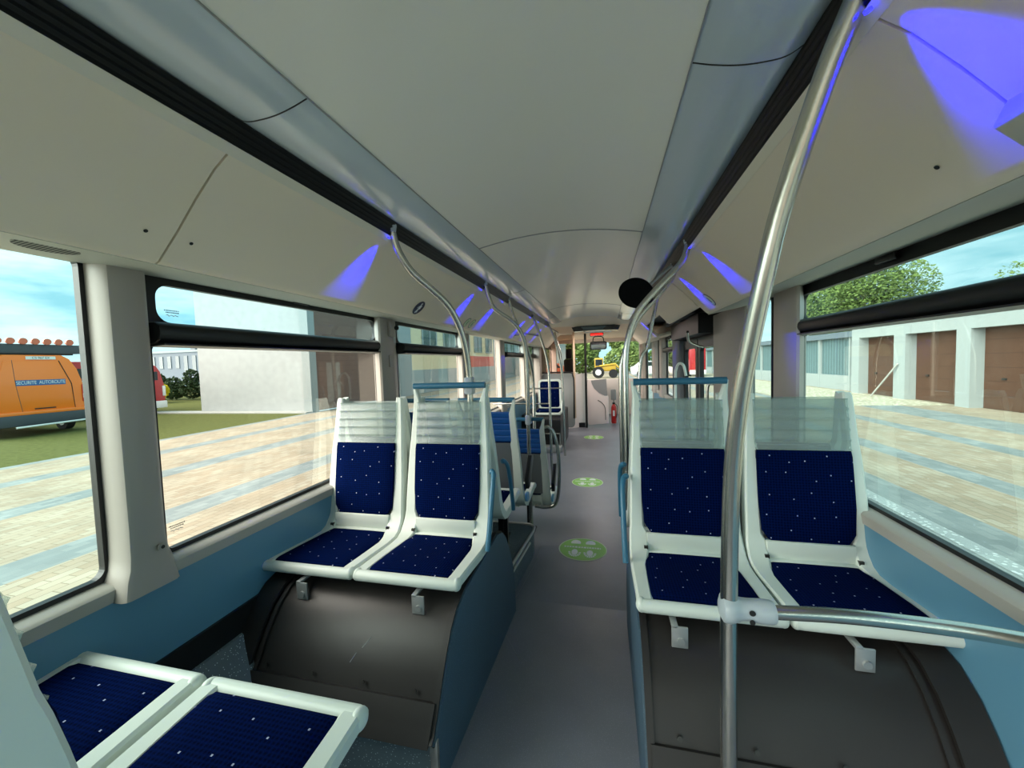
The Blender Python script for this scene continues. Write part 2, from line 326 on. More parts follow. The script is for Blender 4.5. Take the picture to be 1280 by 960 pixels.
# weld seams of the floor covering
S(tube('trim_1', [(-.408, 1.45, .074), (-.404, 1.984, .027), (-.339, 2.0, .026)], .002, M['grey'], flat=.4))
S(tube('trim_2', [(-.339, 2.0, .027), (-.361, 2.303, .004), (-.304, 2.818, .001), (-.31, 3.1, .001)], .0022, M['grey'], flat=.4))
S(tube('trim_3', [(-.339, 2.0, .027), (-.204, 1.79, .047)], .002, M['grey'], flat=.4))

for s, sd_ in ((-1, 'left'), (1, 'right')):
    # lower wall
    ylist = [(-1.7, 11.2)] if s < 0 else [(-1.7, 3.86), (5.45, 8.6)]
    bm = bmesh.new()
    for a, b in ylist: abox(bm, sorted((s*1.2, s*1.27)), (a, b), (-.12, .835))
    S(finish(bm, 'wall_'+sd_, M['wall']))
    bm = bmesh.new()
    for a, b in ylist:
        poly = [(s*1.195, .832), (s*1.192, .868), (s*1.200, .877), (s*1.262, .889), (s*1.262, .832)]
        A = [bm.verts.new((p[0], a, p[1])) for p in poly]; B = [bm.verts.new((p[0], b, p[1])) for p in poly]
        for i in range(5): bm.faces.new((A[i], A[(i+1) % 5], B[(i+1) % 5], B[i]))
        bm.faces.new(A); bm.faces.new(B[::-1])
    S(finish(bm, 'trim_%d' % (4 if s < 0 else 5), M['sill'], smooth=True))
    # outer skin above the windows + soffit
    S(box('wall_%s_upper' % sd_, (s*1.262, s*1.29), (-1.7, 11.3), (1.86, 2.3), M['sill']))
    S(extr('trim_%d' % (6 if s < 0 else 7), [(s*.945, 1.797), (s*1.262, 1.832 if s < 0 else 1.858), (s*1.262, 1.875), (s*.95, 1.812)], 1, YB, 3.05 if s > 0 else 8.2, M['soffit']))
    # hinged beige cove panels, separated by dark seams
    prof = [(s*.668, 2.052), (s*.722, 2.013), (s*.790, 1.946), (s*.857, 1.873), (s*.915, 1.815), (s*.928, 1.802), (s*.940, 1.797), (s*.952, 1.801)]
    seams = [-1.7, .82, 3.32, 5.2, 6.7, 8.2] if s < 0 else [-1.7, .80, 3.0]
    for i, (a, b) in enumerate(zip(seams, seams[1:])):
        p = prof if s < 0 else prof
        q = []
        for (x, z) in p: q.append((x+s*.010*.7, z+.010*.7))
        S(extr('trim_panel_%s_%d' % (sd_, i+1), list(p)+q[::-1], 1, a+.003, b-.003, M['panel'], smooth=True))
    # backing behind the seams and lip
    S(extr('trim_%d' % (8 if s < 0 else 9), [(s*.70, 2.060), (s*.925, 1.835), (s*.95, 1.85), (s*.72, 2.09)], 1, YB, 8.2 if s < 0 else 3.0, M['black']))
    S(extr('trim_%d' % (10 if s < 0 else 11), [(s*.656, 2.062), (s*.676, 2.043), (s*.683, 2.050), (s*.663, 2.069)], 1, YB, YF, M['lip']))
    # black slotted strip
    S(extr('trim_%d' % (12 if s < 0 else 13), [(s*.626, 2.116), (s*.659, 2.060), (s*.69, 2.07), (s*.65, 2.14)], 1, YB, YF, M['strip']))
    # thin ribs of the strip
    bm = bmesh.new()
    for k in range(4):
        t = (k+.6)/4.4; x = .626+(.659-.626)*t; z = 2.116+(2.060-2.116)*t
        poly = [(s*(x-.0035), z-.002), (s*(x+.001), z-.006), (s*(x+.006), z+.002)]
        A = [bm.verts.new((p[0], YB, p[1])) for p in poly]; B = [bm.verts.new((p[0], YF, p[1])) for p in poly]
        for i in range(3): bm.faces.new((A[i], A[(i+1) % 3], B[(i+1) % 3], B[i]))
    S(finish(bm, 'trim_%d' % (14 if s < 0 else 15), M['strip']))
    # glossy grey cove
    cv = spline([(.42, 2.122, 0), (.462, 2.109, 0), (.51, 2.099, 0), (.555, 2.096, 0), (.596, 2.099, 0), (.630, 2.116, 0)], 5)
    cv = [(s*p.x, p.y) for p in cv]; top = [(x, z+.012) for x, z in cv]
    S(extr('trim_%d' % (16 if s < 0 else 17), cv+top[::-1], 1, YB, YF, M['cove'], smooth=True))
    for Y in ((.80, 3.3, 5.4) if s < 0 else (.93, 3.3, 5.4)):
        o = extr('trim_%d' % (18 if s < 0 else 19), [(x, z-.0012) for x, z in cv]+[(x, z+.002) for x, z in top[::-1]], 1, Y, Y+.003, M['archrim']); S(o)

# centre ceiling
arc = [(x/20*.42, 2.168-.046*(x/20)**2) for x in range(-20, 21, 2)]
for i, (a, b) in enumerate(((YB, 2.05), (2.055, 4.7), (4.705, 6.0))):
    S(extr('ceiling_%d' % (i+1) if i else 'ceiling', [(x, z) for x, z in arc]+[(x, z+.012) for x, z in arc[::-1]], 1, a, b, M['ceil'], smooth=True))
for j, Y in enumerate((2.047, 4.697)):
    S(extr('trim_%d' % (20+j), [(x, z-.002) for x, z in arc]+[(x, z+.004) for x, z in arc[::-1]], 1, Y, Y+.011, M['grey']))
for s in (-1, 1): S(box('trim_%d' % (23+s), (s*.4185, s*.4215), (YB, 6.0), (2.119, 2.14), M['grey']))
S(box('ceiling_roof', (-1.29, 1.29), (-1.72, 11.6), (2.3, 2.36), M['sill']))
# rear wall with rear window
S(boxes('wall_rear', [((-1.29, 1.29), (-1.75, -1.7), (-.12, .9)), ((-1.29, 1.29), (-1.75, -1.7), (2.0, 2.3)), ((-1.29, -1.1), (-1.75, -1.7), (.9, 2.0)), ((1.1, 1.29), (-1.75, -1.7), (.9, 2.0))], M['grey']))

# ---------------------------------------------------------------- windows
wn = [0]
def window(s, y0, y1, hop, gl, marks=False):
    wn[0] += 1
    w = bpy.data.objects.new('window_%d' % wn[0], None); C.objects.link(w); w.location = (s*GX, (y0+y1)/2, .889); S(w)
    X0, X1 = s*1.238, s*1.262
    zt = 1.86
    if hop:
        lo = rring(y0, y1, .885, 1.63, 0, .004); li = rring(y0+.012, y1-.012, .899, 1.60, 0, .02)
        ringmesh('frame', lo, li, X0, X1, M['black'], w)
        uo = rring(y0, y1, 1.63, zt, 0, .004); ui = rring(y0+(.034 if s < 0 and y0 < 2 else .016), y1-.022, 1.678, 1.806, 0, .045)
        ringmesh('upper_frame', uo, ui, X0, X1, M['black'], w)
        sec = [(s*1.25, 1.598), (s*1.195, 1.602), (s*1.172, 1.614), (s*1.165, 1.634), (s*1.168, 1.658), (s*1.190, 1.672), (s*1.25, 1.674)]
        extr('mullion', sec, 1, y0-.01, y1+(.045 if s < 0 else -.02), M['black'], w, bevel=.008)
        extr('mullion_rail', [(s*1.23, 1.606), (s*1.165, 1.602), (s*1.165, 1.596), (s*1.23, 1.592)], 1, y0, y1, M['dark'], w)
        box('pane', (s*1.248, s*1.252), (y0+.006, y1-.006), (.893, 1.61), gl, w)
        box('hopper_pane', (s*1.248, s*1.252), (y0+.015, y1-.015), (1.65, 1.815), M['g_hop'] if s < 0 else gl, w)
        box('latch', (s*1.215, s*1.232), ((y0+y1)/2-.05, (y0+y1)/2+.05), (1.822, 1.846), M['dark'], w, bevel=.004)
    else:
        lo = rring(y0, y1, .885, zt, 0, .004); li = rring(y0+.012, y1-.012, .899, zt-.012, 0, .03)
        ringmesh('frame', lo, li, X0, X1, M['black'], w)
        box('pane', (s*1.248, s*1.252), (y0+.006, y1-.006), (.893, zt-.006), gl, w)
    return w
W0 = window(-1, -1.5, .836, False, M['g_cyan'])
W1 = window(-1, .985, 2.335, True, M['g_clear'])
W2 = window(-1, 2.575, 3.83, True, M['g_clear'])
window(-1, 4.08, 5.30, False, M['g_clear'])
window(-1, 5.62, 6.90, True, M['g_clear'])
window(-1, 7.35, 8.10, True, M['g_clear'])
R0 = window(1, 1.02, 2.405, True, M['g_right'])
window(1, -1.5, .84, True, M['g_right'])
window(1, 2.75, 3.13, False, M['g_right'])
window(-1, 9.05, 11.0, False, M['g_clear'])
window(1, 6.05, 7.10, True, M['g_clear'])
window(1, 7.45, 8.15, False, M['g_clear'])
# etched marks on the left panes
def etched(w, org, sz):
    f = frame(org, (0, 1, 0), (0, 0, 1))
    for k, (wd, dz) in enumerate(((.10, 0), (.08, -.014))):
        bm = bmesh.new(); x = -wd/2*sz
        while x < wd/2*sz:
            l = random.uniform(.004, .009)*sz; h = .0042*sz
            vs = [bm.verts.new(f @ Vector(p)) for p in ((x, dz*sz-h, 0), (x+l, dz*sz-h, 0), (x+l, dz*sz+h, 0), (x, dz*sz+h, 0))]
            bm.faces.new(vs); x += l+.003*sz
        finish(bm, 'glazing_mark', M['ink'], w)
    tube('glazing_mark', [f @ Vector((-.04*sz+i*.01*sz, -.034*sz+.006*math.sin(i*2.3)*sz, 0)) for i in range(9)], .0012, M['grey'], w, seg=4)
etched(W1, (-1.246, 1.074, 1.722), .5); etched(W1, (-1.246, 1.035, .972), .5)
# full-width rear window, unseen behind the camera, enlarged to let more daylight in
S(box('window_rear', (-1.1, 1.1), (-1.728, -1.722), (.9, 2.0), M['g_clear']))

# pillars between the windows
def pillar(n, s, y0, y1, ia=0, ib=-.07, zt=1.86, screw=False):
    k = min(.05, (y1-y0)*.3)
    sec = [(s*1.272, y0), (s*1.262, y0-.004), (s*1.175, y0+ia+.002), (s*1.163, y0+ia+.008), (s*1.158, y0+ia+.02), (s*1.158, y1+ib-.02), (s*1.166, y1+ib-.006), (s*1.25, y1), (s*1.272, y1)]
    bm = bmesh.new(); rows = []
    for z, g in ((zt, 0), (1.20, 0), (1.03, 0), (.95, .002), (.915, .006), (.880, .018), (.83, .026)):
        rows.append([bm.verts.new((x-(s*g*.35 if abs(x) < 1.2 else 0), y+(g if i > 4 else -g), z)) for i, (x, y) in enumerate(sec)])
    m_ = len(sec)
    for a, b in zip(rows, rows[1:]):
        for i in range(m_): bm.faces.new((a[i], a[(i+1) % m_], b[(i+1) % m_], b[i]))
    bm.faces.new(rows[0]); bm.faces.new(rows[-1][::-1])
    o = finish(bm, 'trim_pillar_%d' % n, M['pillar'], smooth=True); S(o)
    if screw:
        yc = (y0+y1)/2
        disc('screw_cap', (s*1.150, yc, .955), .012, (-s, 0, 0), .006, M['pillar'], o)
        disc('screw_hole', (s*1.1435, yc, .955), .0055, (-s, 0, 0), .001, M['ink'], o)
    return o
pillar(1, -1, .838, 1.0, 0, -.05, screw=True); P2 = pillar(2, -1, 2.335, 2.60, -.09, -.18); pillar(3, -1, 3.83, 4.08, -.1, -.15); pillar(4, -1, 5.30, 5.62, -.1, -.2); pillar(5, -1, 6.90, 7.35, -.1, -.2)
pillar(6, 1, .84, 1.02); pillar(7, 1, 2.40, 2.75, -.16, -.22); pillar(8, 1, 3.13, 3.86, -.14, -.06); pillar(9, 1, 5.45, 6.05).data.materials[0] = M['shell']; pillar(10, 1, 7.10, 7.45); pillar(11, 1, 8.15, 8.6)
box('hook', (-1.158, -1.135), (2.33, 2.39), (1.70, 1.80), M['pillar'], P2, bevel=.006)
ball('hook_knob', (-1.125, 2.39, 1.76), .016, M['ink'], P2)
box('hook', (-1.158, -1.148), (2.33, 2.38), (1.50, 1.58), M['pillar'], P2, bevel=.004)
S(box('trim_corner_left', (-1.27, -1.10), (8.10, 9.0), (0, 1.86), M['pillar'], bevel=.02))

# black skirting and narrow ledge along the left wall behind the wheel cover
S(extr('baseboard_left', [(-1.2, .572), (-1.188, .572), (-1.186, .47), (-1.2, .47)], 1, -.6, 1.30, M['dark']))
S(extr('floor_ledge', [(-1.2, .475), (-1.175, .470), (-1.0, .285), (-1.0, .10), (-1.2, .10)], 1, -.6, 1.20, M['vinyl']))

# ================================================================ WHEEL COVERS with seats on them
fp = [(1.085, .288), (1.105, .300), (1.118, .318), (1.150, .365), (1.185, .425), (1.225, .485), (1.275, .545), (1.335, .588), (1.41, .610), (1.50, .616)]
def wheel_cover(s, label):
    t = thing('wheel_arch_cover', label, 'wheel arch cover', (s*.75, 1.8, .03))
    fr = [(y, z) for y, z in fp]
    poly = fr+[(1.88, .625), (1.97, .60), (2.05, .535), (2.13, .415), (2.19, .30), (2.215, .20), (2.22, -.02), (1.5, -.02), (1.16, .05), (1.15, .288)]
    a, b = s*.345, s*1.195
    extr('cover_shell', poly, 0, a, b, M['arch'], t, smooth=True)
    # raised rims following the curve
    for nm, xa, xb, off in (('inner_rim', .328, .350, .006), ('outer_rim', 1.10, 1.194, .012), ('outer_rim', 1.07, 1.085, .006)):
        pts = [(y-.004, z+.003) for y, z in fp]+[(1.88, .628), (1.97, .603), (2.055, .537), (2.134, .417), (2.194, .30), (2.218, .20)]
        up = []
        for i, p in enumerate(pts):
            A = Vector(pts[max(i-1, 0)]); B = Vector(pts[min(i+1, len(pts)-1)]); d = (B-A).normalized(); up.append((p[0]-d.y*off, p[1]+d.x*off))
        extr(nm, list(pts)+up[::-1], 0, s*xa, s*xb, M['archrim'], t, smooth=True)
    # flange with screws
    extr('flange', [(1.070, .286), (1.09, .286), (1.155, .372), (1.138, .380), (1.10, .326)], 0, s*.34, s*1.09, M['archrim'], t)
    for x in (.42, .62, .83, 1.03): disc('screw', (s*x, 1.1535, .398), .007, (0, -.8, .5), .004, M['bolt'], t, seg=12)
    # vinyl clad side towards the aisle and riser below the cover
    side = [(y, z) for y, z in fp]+[(1.88, .625), (1.97, .60), (2.05, .535), (2.13, .415), (2.19, .30), (2.215, .20), (2.22, -.01), (1.15, .09), (1.112, .10), (1.112, .288)]
    sp = extr('side_panel', side, 0, s*.322, s*.345, M['vside'], t)
    box('riser', (s*.345, s*1.195), (1.112, 1.15), (.09, .288), M['vinyl'], t)
    tr = box('corner_trim', (s*.318, s*.345), (1.098, 1.114), (.10, .292), M['alu'], t, bevel=.003)
    disc('trim_screw', (s*.331, 1.098, .276), .005, (0, -1, 0), .002, M['bolt'], tr, seg=10)
    return t
wheel_cover(-1, 'dark curved wheel arch cover under the left pair of navy seats')
wheel_cover(1, 'dark curved wheel arch cover under the right pair of navy seats')
# scratches on the left cover
sx = thing('scratch_marks', 'two short pale scratches on the left dark wheel cover', 'scratch', (-.66, 1.19, .44))
for (x0, z0, x1, z1) in ((-.66, .472, -.635, .50), (-.695, .432, -.678, .458)):
    def yy(z): 
        for (a, b) in zip(fp, fp[1:]):
            if a[1] <= z <= b[1]: return a[0]+(b[0]-a[0])*(z-a[1])/(b[1]-a[1])
        return 1.2
    tube('scratch', [(x0, yy(z0)-.001, z0), (x1, yy(z1)-.001, z1)], .0012, M['gal'], sx, seg=5)

# ================================================================ SEATS
# local frame: x centred, y=0 at the front lip growing backwards, z=0 at the front lip top
def seat_mesh(kind, horns):
    L = []
    sec = [  # y, z, outer half width, inner half width, thickness
     (.000, .000, .222, .172, .030), (.030, .004, .224, .172, .032), (.16, -.004, .225, .171, .034), (.28, -.012, .227, .168, .036), (.340, -.010, .227, .158, .040),
     (.375, .004, .227, .150, .048), (.402, .034, .226, .150, .054), (.417, .060, .224, .150, .056), (.425, .088, .221, .164, .055),
     (.450, .24, .217, .165, .052), (.472, .38, .211, .163, .048), (.480, .425, .208, .158, .046), (.487, .455, .206, .166, .044), (.515, .64, .196, .160, .036)]
    if horns: sec = sec[:-1]+[(.514, .63, .197, .160, .036), (.520, .665, .198, .172, .030), (.528, .715, .204, .188, .026)]
    else: sec = sec+[(.519, .655, .192, .160, .026)]
    return sec
def side_frame(sec, s):
    bm = bmesh.new(); rings = []
    n = len(sec)
    for i, (y, z, xo, xi, t) in enumerate(sec):
        a = sec[max(i-1, 0)]; b = sec[min(i+1, n-1)]; d = Vector((b[0]-a[0], b[1]-a[1])).normalized(); nb = Vector((d.y, -d.x))  # away from the sitter
        c = .007
        pts = [(xi, c*.8), (xi+c, 0), (xo-c, 0), (xo, c), (xo, t), (xi, t)]
        rings.append([bm.verts.new((s*px, y+nb.x*q, z+nb.y*q)) for px, q in pts])
    for A, B in zip(rings, rings[1:]):
        for k in range(6): bm.faces.new((A[k], A[(k+1) % 6], B[(k+1) % 6], B[k]))
    bm.faces.new(rings[0]); bm.faces.new(rings[-1][::-1]); return bm
def slab(rows, name, mtl, parent, crown=0):
    """rows: (halfwidth, y, z, ny, nz, thick) cushion surface with rounded edges"""
    bm = bmesh.new(); R = []
    for i, (hw, y, z, t) in enumerate(rows):
        a = rows[max(i-1, 0)]; b = rows[min(i+1, len(rows)-1)]; d = Vector((b[1]-a[1], b[2]-a[2])).normalized(); nf = Vector((-d.y, d.x)) # toward the sitter
        row = []
        edge = i in (0, len(rows)-1)
        for u in (-1, -.96, -.6, 0, .6, .96, 1):
            h = (0 if abs(u) == 1 else (.7 if abs(u) == .96 else 1))*(.25 if edge else 1)*crown
            row.append(bm.verts.new((u*hw, y+nf.x*h, z+nf.y*h)))
        back = [bm.verts.new((u*hw, y-nf.x*t, z-nf.y*t)) for u in (1, -1)]
        R.append(row+back)
    for A, B in zip(R, R[1:]):
        for k in range(9): bm.faces.new((A[k], A[(k+1) % 9], B[(k+1) % 9], B[k]))
    bm.faces.new(R[0]); bm.faces.new(R[-1][::-1])
    return finish(bm, name, mtl, parent, smooth=True, local=True)
def seat(name, label, horns=False, head='head', arm=0, bracket=True, bx=0):
    t = thing(name, label, 'seat')
    sec = seat_mesh(None, horns)
    fr = finish(side_frame(sec, 1), 'side_frame', M['white'], t, smooth=True, local=True)
    fr2 = finish(side_frame(sec, -1), 'side_frame', M['white'], t, smooth=True, local=True)
    # front lip, lower back cross piece
    tube('front_lip', [(-.216, .012, -.016), (-.2, .008, -.016), (.2, .008, -.016), (.216, .012, -.016)], .022, M['white'], t, seg=14, local=True)
    for s in (-1, 1): ball('lip_end_cap', (s*.212, .014, -.016), .0235, M['white'], t, (.75, 1.1, 1.05), local=True)
    boxes('cross_piece', [((-.155, .155), (.398, .420), (-.004, .066))], M['white'], t, bevel=.006, local=True)
    # pan below the cushion and hinge gaps
    boxes('seat_pan', [((-.18, .18), (.02, .40), (-.050, -.022))], M['white'], t, bevel=.008, local=True)
    box('rear_ledge', (-.152, .152), (.375, .412), (-.022, -.002), M['white'], t, bevel=.004, local=True)
    for a_, b_ in ((-.168, -.152), (.152, .168)): box('hinge', (a_, b_), (.378, .400), (-.002, .018), M['bolt'], t, local=True)
    # fabric
    slab([(.176, .030, -.004, .02), (.176, .05, .000, .02), (.176, .16, -.006, .02), (.175, .27, -.014, .02), (.170, .315, -.014, .02), (.152, .350, -.010, .02), (.149, .388, -.008, .02)], 'seat_cushion', M['fab_s'], t, .007)
    slab([(.134, .412, .063, .02), (.142, .414, .072, .02), (.162, .420, .102, .02), (.170, .434, .20, .02), (.171, .450, .30, .02), (.170, .464, .40, .02), (.167, .468, .424, .02)], 'back_cushion', M['fab_b'], t, .006)
    # ribbed headrest panel
    bm = bmesh.new(); R = []
    for i in range(41):
        u = i/40; z = .424+u*.206; y = .474+u*.034; rib = -.0050*max(0, math.cos(u*2*math.pi*5))**4
        R.append([bm.verts.new((x, y+rib+q, z)) for x, q in ((-.171, 0), (-.165, -.004), (.165, -.004), (.171, 0), (.171, .007), (-.171, .007))])
    for A, B in zip(R, R[1:]):
        for k in range(6): bm.faces.new((A[k], A[(k+1) % 6], B[(k+1) % 6], B[k]))
    bm.faces.new(R[0]); bm.faces.new(R[-1][::-1]); finish(bm, 'headrest', M[head], t, smooth=True, local=True)
    # rear shell
    slab2 = [(.166, .452, .08), (.172, .466, .20), (.172, .498, .42)]
    bm = bmesh.new(); R = []
    for hw, y, z in slab2: R.append([bm.verts.new((u*hw, y+dy, z)) for u, dy in ((-1, -.004), (-.9, .004), (.9, .004), (1, -.004), (1, -.02), (-1, -.02))])
    for A, B in zip(R, R[1:]):
        for k in range(6): bm.faces.new((A[k], A[(k+1) % 6], B[(k+1) % 6], B[k]))
    bm.faces.new(R[0]); bm.faces.new(R[-1][::-1]); finish(bm, 'back_shell', M['shell'], t, smooth=True, local=True)
    if horns:
        tube('top_grab_bar', [(-.193, .522, .712), (.193, .522, .712)], .0155, M['blue'], t, local=True)
    if arm:
        a = arm
        tube('grab_handle', spline([(a*.232, .455, .30), (a*.246, .435, .292), (a*.252, .40, .25), (a*.252, .355, .15), (a*.250, .315, .04), (a*.248, .295, -.02)], 5), .0115, M['blue'], t, local=True, seg=12)
        ball('handle_mount', (a*.236, .445, .298), .014, M['blue'], t, local=True)
    if bracket:
        b = boxes('mounting_bracket', [((bx-.008, bx+.042), (-.036, -.029), (-.118, -.048)), ((bx-.008, bx+.012), (-.036, .06), (-.054, -.044))], M['gal'], t, bevel=.002, local=True)
        disc('bracket_bolt', (bx+.020, -.036, -.094), .012, (0, -1, 0), .006, M['gal'], b, seg=12, local=True)
    return t
PI = math.pi
# forward row on the wheel covers: these face the camera
Z1 = .685; Y1 = 1.335; XS = (.545, 1.005)
sA = seat('bus_seat', 'navy dotted seat beside the left window, facing the camera, without a blue top bar')
sA.location = (-XS[1], Y1, Z1)
sB = seat('bus_seat', 'navy dotted aisle seat on the left wheel cover, with blue top bar and grab handle', horns=True, arm=1, bx=.055)
sB.location = (-XS[0], Y1, Z1)
sC = seat('bus_seat', 'navy dotted aisle seat on the right wheel cover, directly left of the near steel pole', horns=True, arm=-1, bx=-.115)
sC.location = (XS[0], Y1, Z1)
sD = dup(sA, (XS[1], Y1, Z1), 0, 'navy dotted seat by the right window, behind the horizontal steel bar')
for ch in sD.children:
    if ch.name.startswith('mounting_bracket'): ch.location.x = -.07
# the pairs behind them, back to back, facing forward
sE = dup(sA, (-XS[1], 2.43, Z1), PI, 'left window seat facing forward, back to back with the navy window seat')
sF = seat('bus_seat', 'left aisle seat facing forward, back to back with the navy aisle seat, blue armrest', arm=-1, bracket=False)
sF.location = (-XS[0], 2.43, Z1); sF.rotation_euler = (0, 0, PI)
sG = dup(sF, (XS[0], 2.43, Z1), PI, 'right aisle seat facing forward, back to back with the navy aisle seat')
for ch in sG.children:
    if ch.name.startswith(('grab_handle', 'handle_mount')): ch.scale.x = -1
sH = dup(sA, (XS[1], 2.43, Z1), PI, 'right window seat facing forward, back to back with the navy window seat')
# near pair, facing forward, their backs out of view
sI = dup(sA, (-XS[1], .745, .728), PI, 'navy seat cushion by the left window in the bottom left corner')
sJ = dup(sA, (-XS[0]+.01, .745, .728), PI, 'navy aisle seat cushion at the bottom of the picture, nearest seat')
for q in (sI, sJ):
    for ch in list(q.children):
        if ch.name.startswith('mounting_bracket'):
            for g in list(ch.children): bpy.data.objects.remove(g)
            bpy.data.objects.remove(ch)
for q in (sE, sH):
    for ch in list(q.children):
        if ch.name.startswith('mounting_bracket'):
            for g in list(ch.children): bpy.data.objects.remove(g)
            bpy.data.objects.remove(ch)
tag(box('seat_pedestal', (-1.0, -.52), (.25, .58), (.11, .68), M['dark'], bevel=.01), 'dark pedestal box under the two nearest seats', 'pedestal')
# low platform with rows 2 and 3
pl = thing('seat_platform', 'low speckled platform with metal edge under the forward facing left seats', 'platform', (-.8, 3.1, 0))
extr('deck', [(-1.195, 2.225), (-.395, 2.225), (-.34, 2.9), (-.345, 2.98), (-.38, 3.02), (-.46, 3.03), (-1.195, 3.03)], 2, .0, .20, M['vinyl'], pl)
tube('edge_strip', [(-.388, 2.26, .202), (-.336, 2.90, .202), (-.341, 2.98, .202), (-.375, 3.022, .202), (-.46, 3.032, .202), (-1.19, 3.032, .202)], .012, M['alu'], pl, seg=8)
tube('edge_strip', [(-.380, 2.28, .165), (-.340, 2.78, .165)], .010, M['alu'], pl, seg=8)
rowB = seat('bus_seat', 'left aisle seat with blue headrest and grey back shell, just behind the armrest', horns=True, head='bluep', bracket=False)
rowB.location = (-.545, 3.0, .55); rowB.rotation_euler = (0, 0, PI)
b = boxes('seat_leg', [((-.02, .02), (.22, .26), (-.340, -.05)), ((-.05, .05), (.17, .31), (-.348, -.336))], M['dark'], rowB, local=True)
disc('hinge_cap', (-.228, .40, .03), .045, (-1, 0, 0), .012, M['lblue'], rowB, rx=.7, local=True)
for q in (sF, sG):
    for lx in (-.16, .16):
        boxes('seat_leg', [((lx-.012, lx+.012), (.12, .15), (-.483, -.05)), ((lx-.03, lx+.03), (.09, .17), (-.484, -.475))], M['dark'], q, local=True)
rowC = dup(rowB, (-1.0, 3.0, .55), PI, 'left window seat with blue headrest in the same row as the blue aisle seat')
rowD = dup(rowB, (-.455, 3.62, .33), PI, 'lower blue headrest aisle seat on the left, with a looped steel side rail')
rowE = dup(rowB, (-.92, 3.62, .33), PI, 'lower blue headrest window seat on the left, behind the looped rail seat')
for q in (rowD, rowE):
    for ch in q.children:
        if ch.name.startswith('seat_leg'): ch.scale.z = .948
def flip_arm(par, x):
    extr('armrest', [(.45, .10), (.46, .17), (.32, .30), (.26, .29), (.25, .26), (.41, .10)], 0, x-.014, x+.014, M['dark'], par, local=True, bevel=.004)
# (arms are parts of the seats they hinge on)
flip_arm(rowB, -.245); flip_arm(rowD, -.245)
rl = thing('looped_rail', 'steel looped rail on the aisle side of the lower blue headrest seat', 'rail', (-.27, 3.45, .40))
tube('rail', spline([(-.30, 3.15, .956), (-.228, 3.15, .97), (-.182, 3.15, .898), (-.155, 3.15, .734), (-.158, 3.15, .469), (-.193, 3.15, .334), (-.27, 3.15, .302), (-.36, 3.15, .308)], 6), .014, M['steel'], rl)
# far seat on the front wheel box
wb = thing('front_wheel_box', 'black box over the front left wheel carrying the far navy seat', 'wheel box', (-.85, 6.9, 0))
extr('box_shell', rring(6.55, 7.9, -.002, .60, 0, .09), 0, -1.195, -.52, M['dark'], wb, smooth=True)
box('step', (-1.15, -.50), (6.35, 6.56), (.0, .10), M['grey'], wb, bevel=.01)
tube('guard_rail', [(-.53, 6.48, 0), (-.53, 6.48, .30), (-1.1, 6.48, .30)], .015, M['steel'], wb)
fs = thing('bus_seat', 'small far navy seat with rounded white rim on the black front box', 'seat', (-.75, 6.62, .63))
ringmesh('seat_rim', rring(-.205, .205, .02, .56, 0, .06), rring(-.172, .172, .06, .525, 0, .04), .34, .38, M['white'], None, axis=1).parent = fs
r_o = [o for o in C.objects if o.name.startswith('seat_rim')][0]
r_o.location = (0, 0, 0); r_o.data.transform(Matrix.Translation(Vector((0, .36, .29)) - Vector(((min(v.co.x for v in r_o.data.vertices)+max(v.co.x for v in r_o.data.vertices))/2, (min(v.co.y for v in r_o.data.vertices)+max(v.co.y for v in r_o.data.vertices))/2, (min(v.co.z for v in r_o.data.vertices)+max(v.co.z for v in r_o.data.vertices))/2))))
box('back_cushion', (-.18, .18), (.345, .375), (.05, .535), M['fab_b'], fs, bevel=.02, local=True)
box('seat_cushion', (-.20, .20), (.0, .33), (.005, .045), M['fab_s'], fs, bevel=.015, local=True)
box('seat_rim_front', (-.225, .225), (-.03, .34), (-.035, .004), M['white'], fs, bevel=.012, local=True)
tube('side_armrest', spline([(.235, .33, .20), (.25, .15, .20), (.25, .02, .14), (.245, .0, .02)], 5), .014, M['white'], fs, local=True)

# ================================================================ POLES
def grab_pole(label, pts, r=.016, clampz=None, group=None, name='grab_pole'):
    p = [Vector(q) for q in pts]; t = thing(name, label, 'pole', tuple(p[-1]), group)
    tube('pole_tube', spline(pts, 7), r, M['steel'], t, seg=16)
    return t
def collar(t, p, d, r=.024, h=.03):
    p = Vector(p); d = Vector(d).normalized(); bm = bmesh.new(); atube(bm, [p, p+d*h*.3, p+d*h], [r*1.0, r*.95, r*.8], 14); return finish(bm, 'ceiling_socket', M['clamp'], t, smooth=True)
t1 = grab_pole('curved steel pole rising from the blue bar of the left aisle seat', [(-.651, 1.55, 2.105), (-.65, 1.57, 2.05), (-.637, 1.59, 1.993), (-.604, 1.63, 1.922), (-.543, 1.70, 1.852), (-.496, 1.77, 1.785), (-.470, 1.83, 1.701), (-.456, 1.87, 1.604), (-.452, 1.90, 1.483), (-.452, 1.91, 1.36), (-.452, 1.91, 1.10), (-.452, 1.91, .62)])
collar(t1, (-.651, 1.55, 2.108), (0, .02, -1))
cl = extr('bar_clamp', rring(-.474, -.430, 1.348, 1.436, 0, .012), 1, 1.882, 1.932, M['clamp'], t1, bevel=.004)
for dx in (-.009, .009): disc('clamp_screw', (-.452+dx, 1.8815, 1.405), .0055, (0, -1, 0), .001, M['ink'], cl, seg=10)
t2 = grab_pole('curved steel pole above the lower blue headrest seat on the left', [(-.643, 2.85, 2.12), (-.619, 2.87, 2.014), (-.58, 2.90, 1.917), (-.455, 2.95, 1.819), (-.392, 3.0, 1.708), (-.376, 3.03, 1.583), (-.372, 3.045, 1.33), (-.378, 3.05, 1.01), (-.380, 3.065, .0)])
collar(t2, (-.643, 2.85, 2.12), (.2, .2, -1))
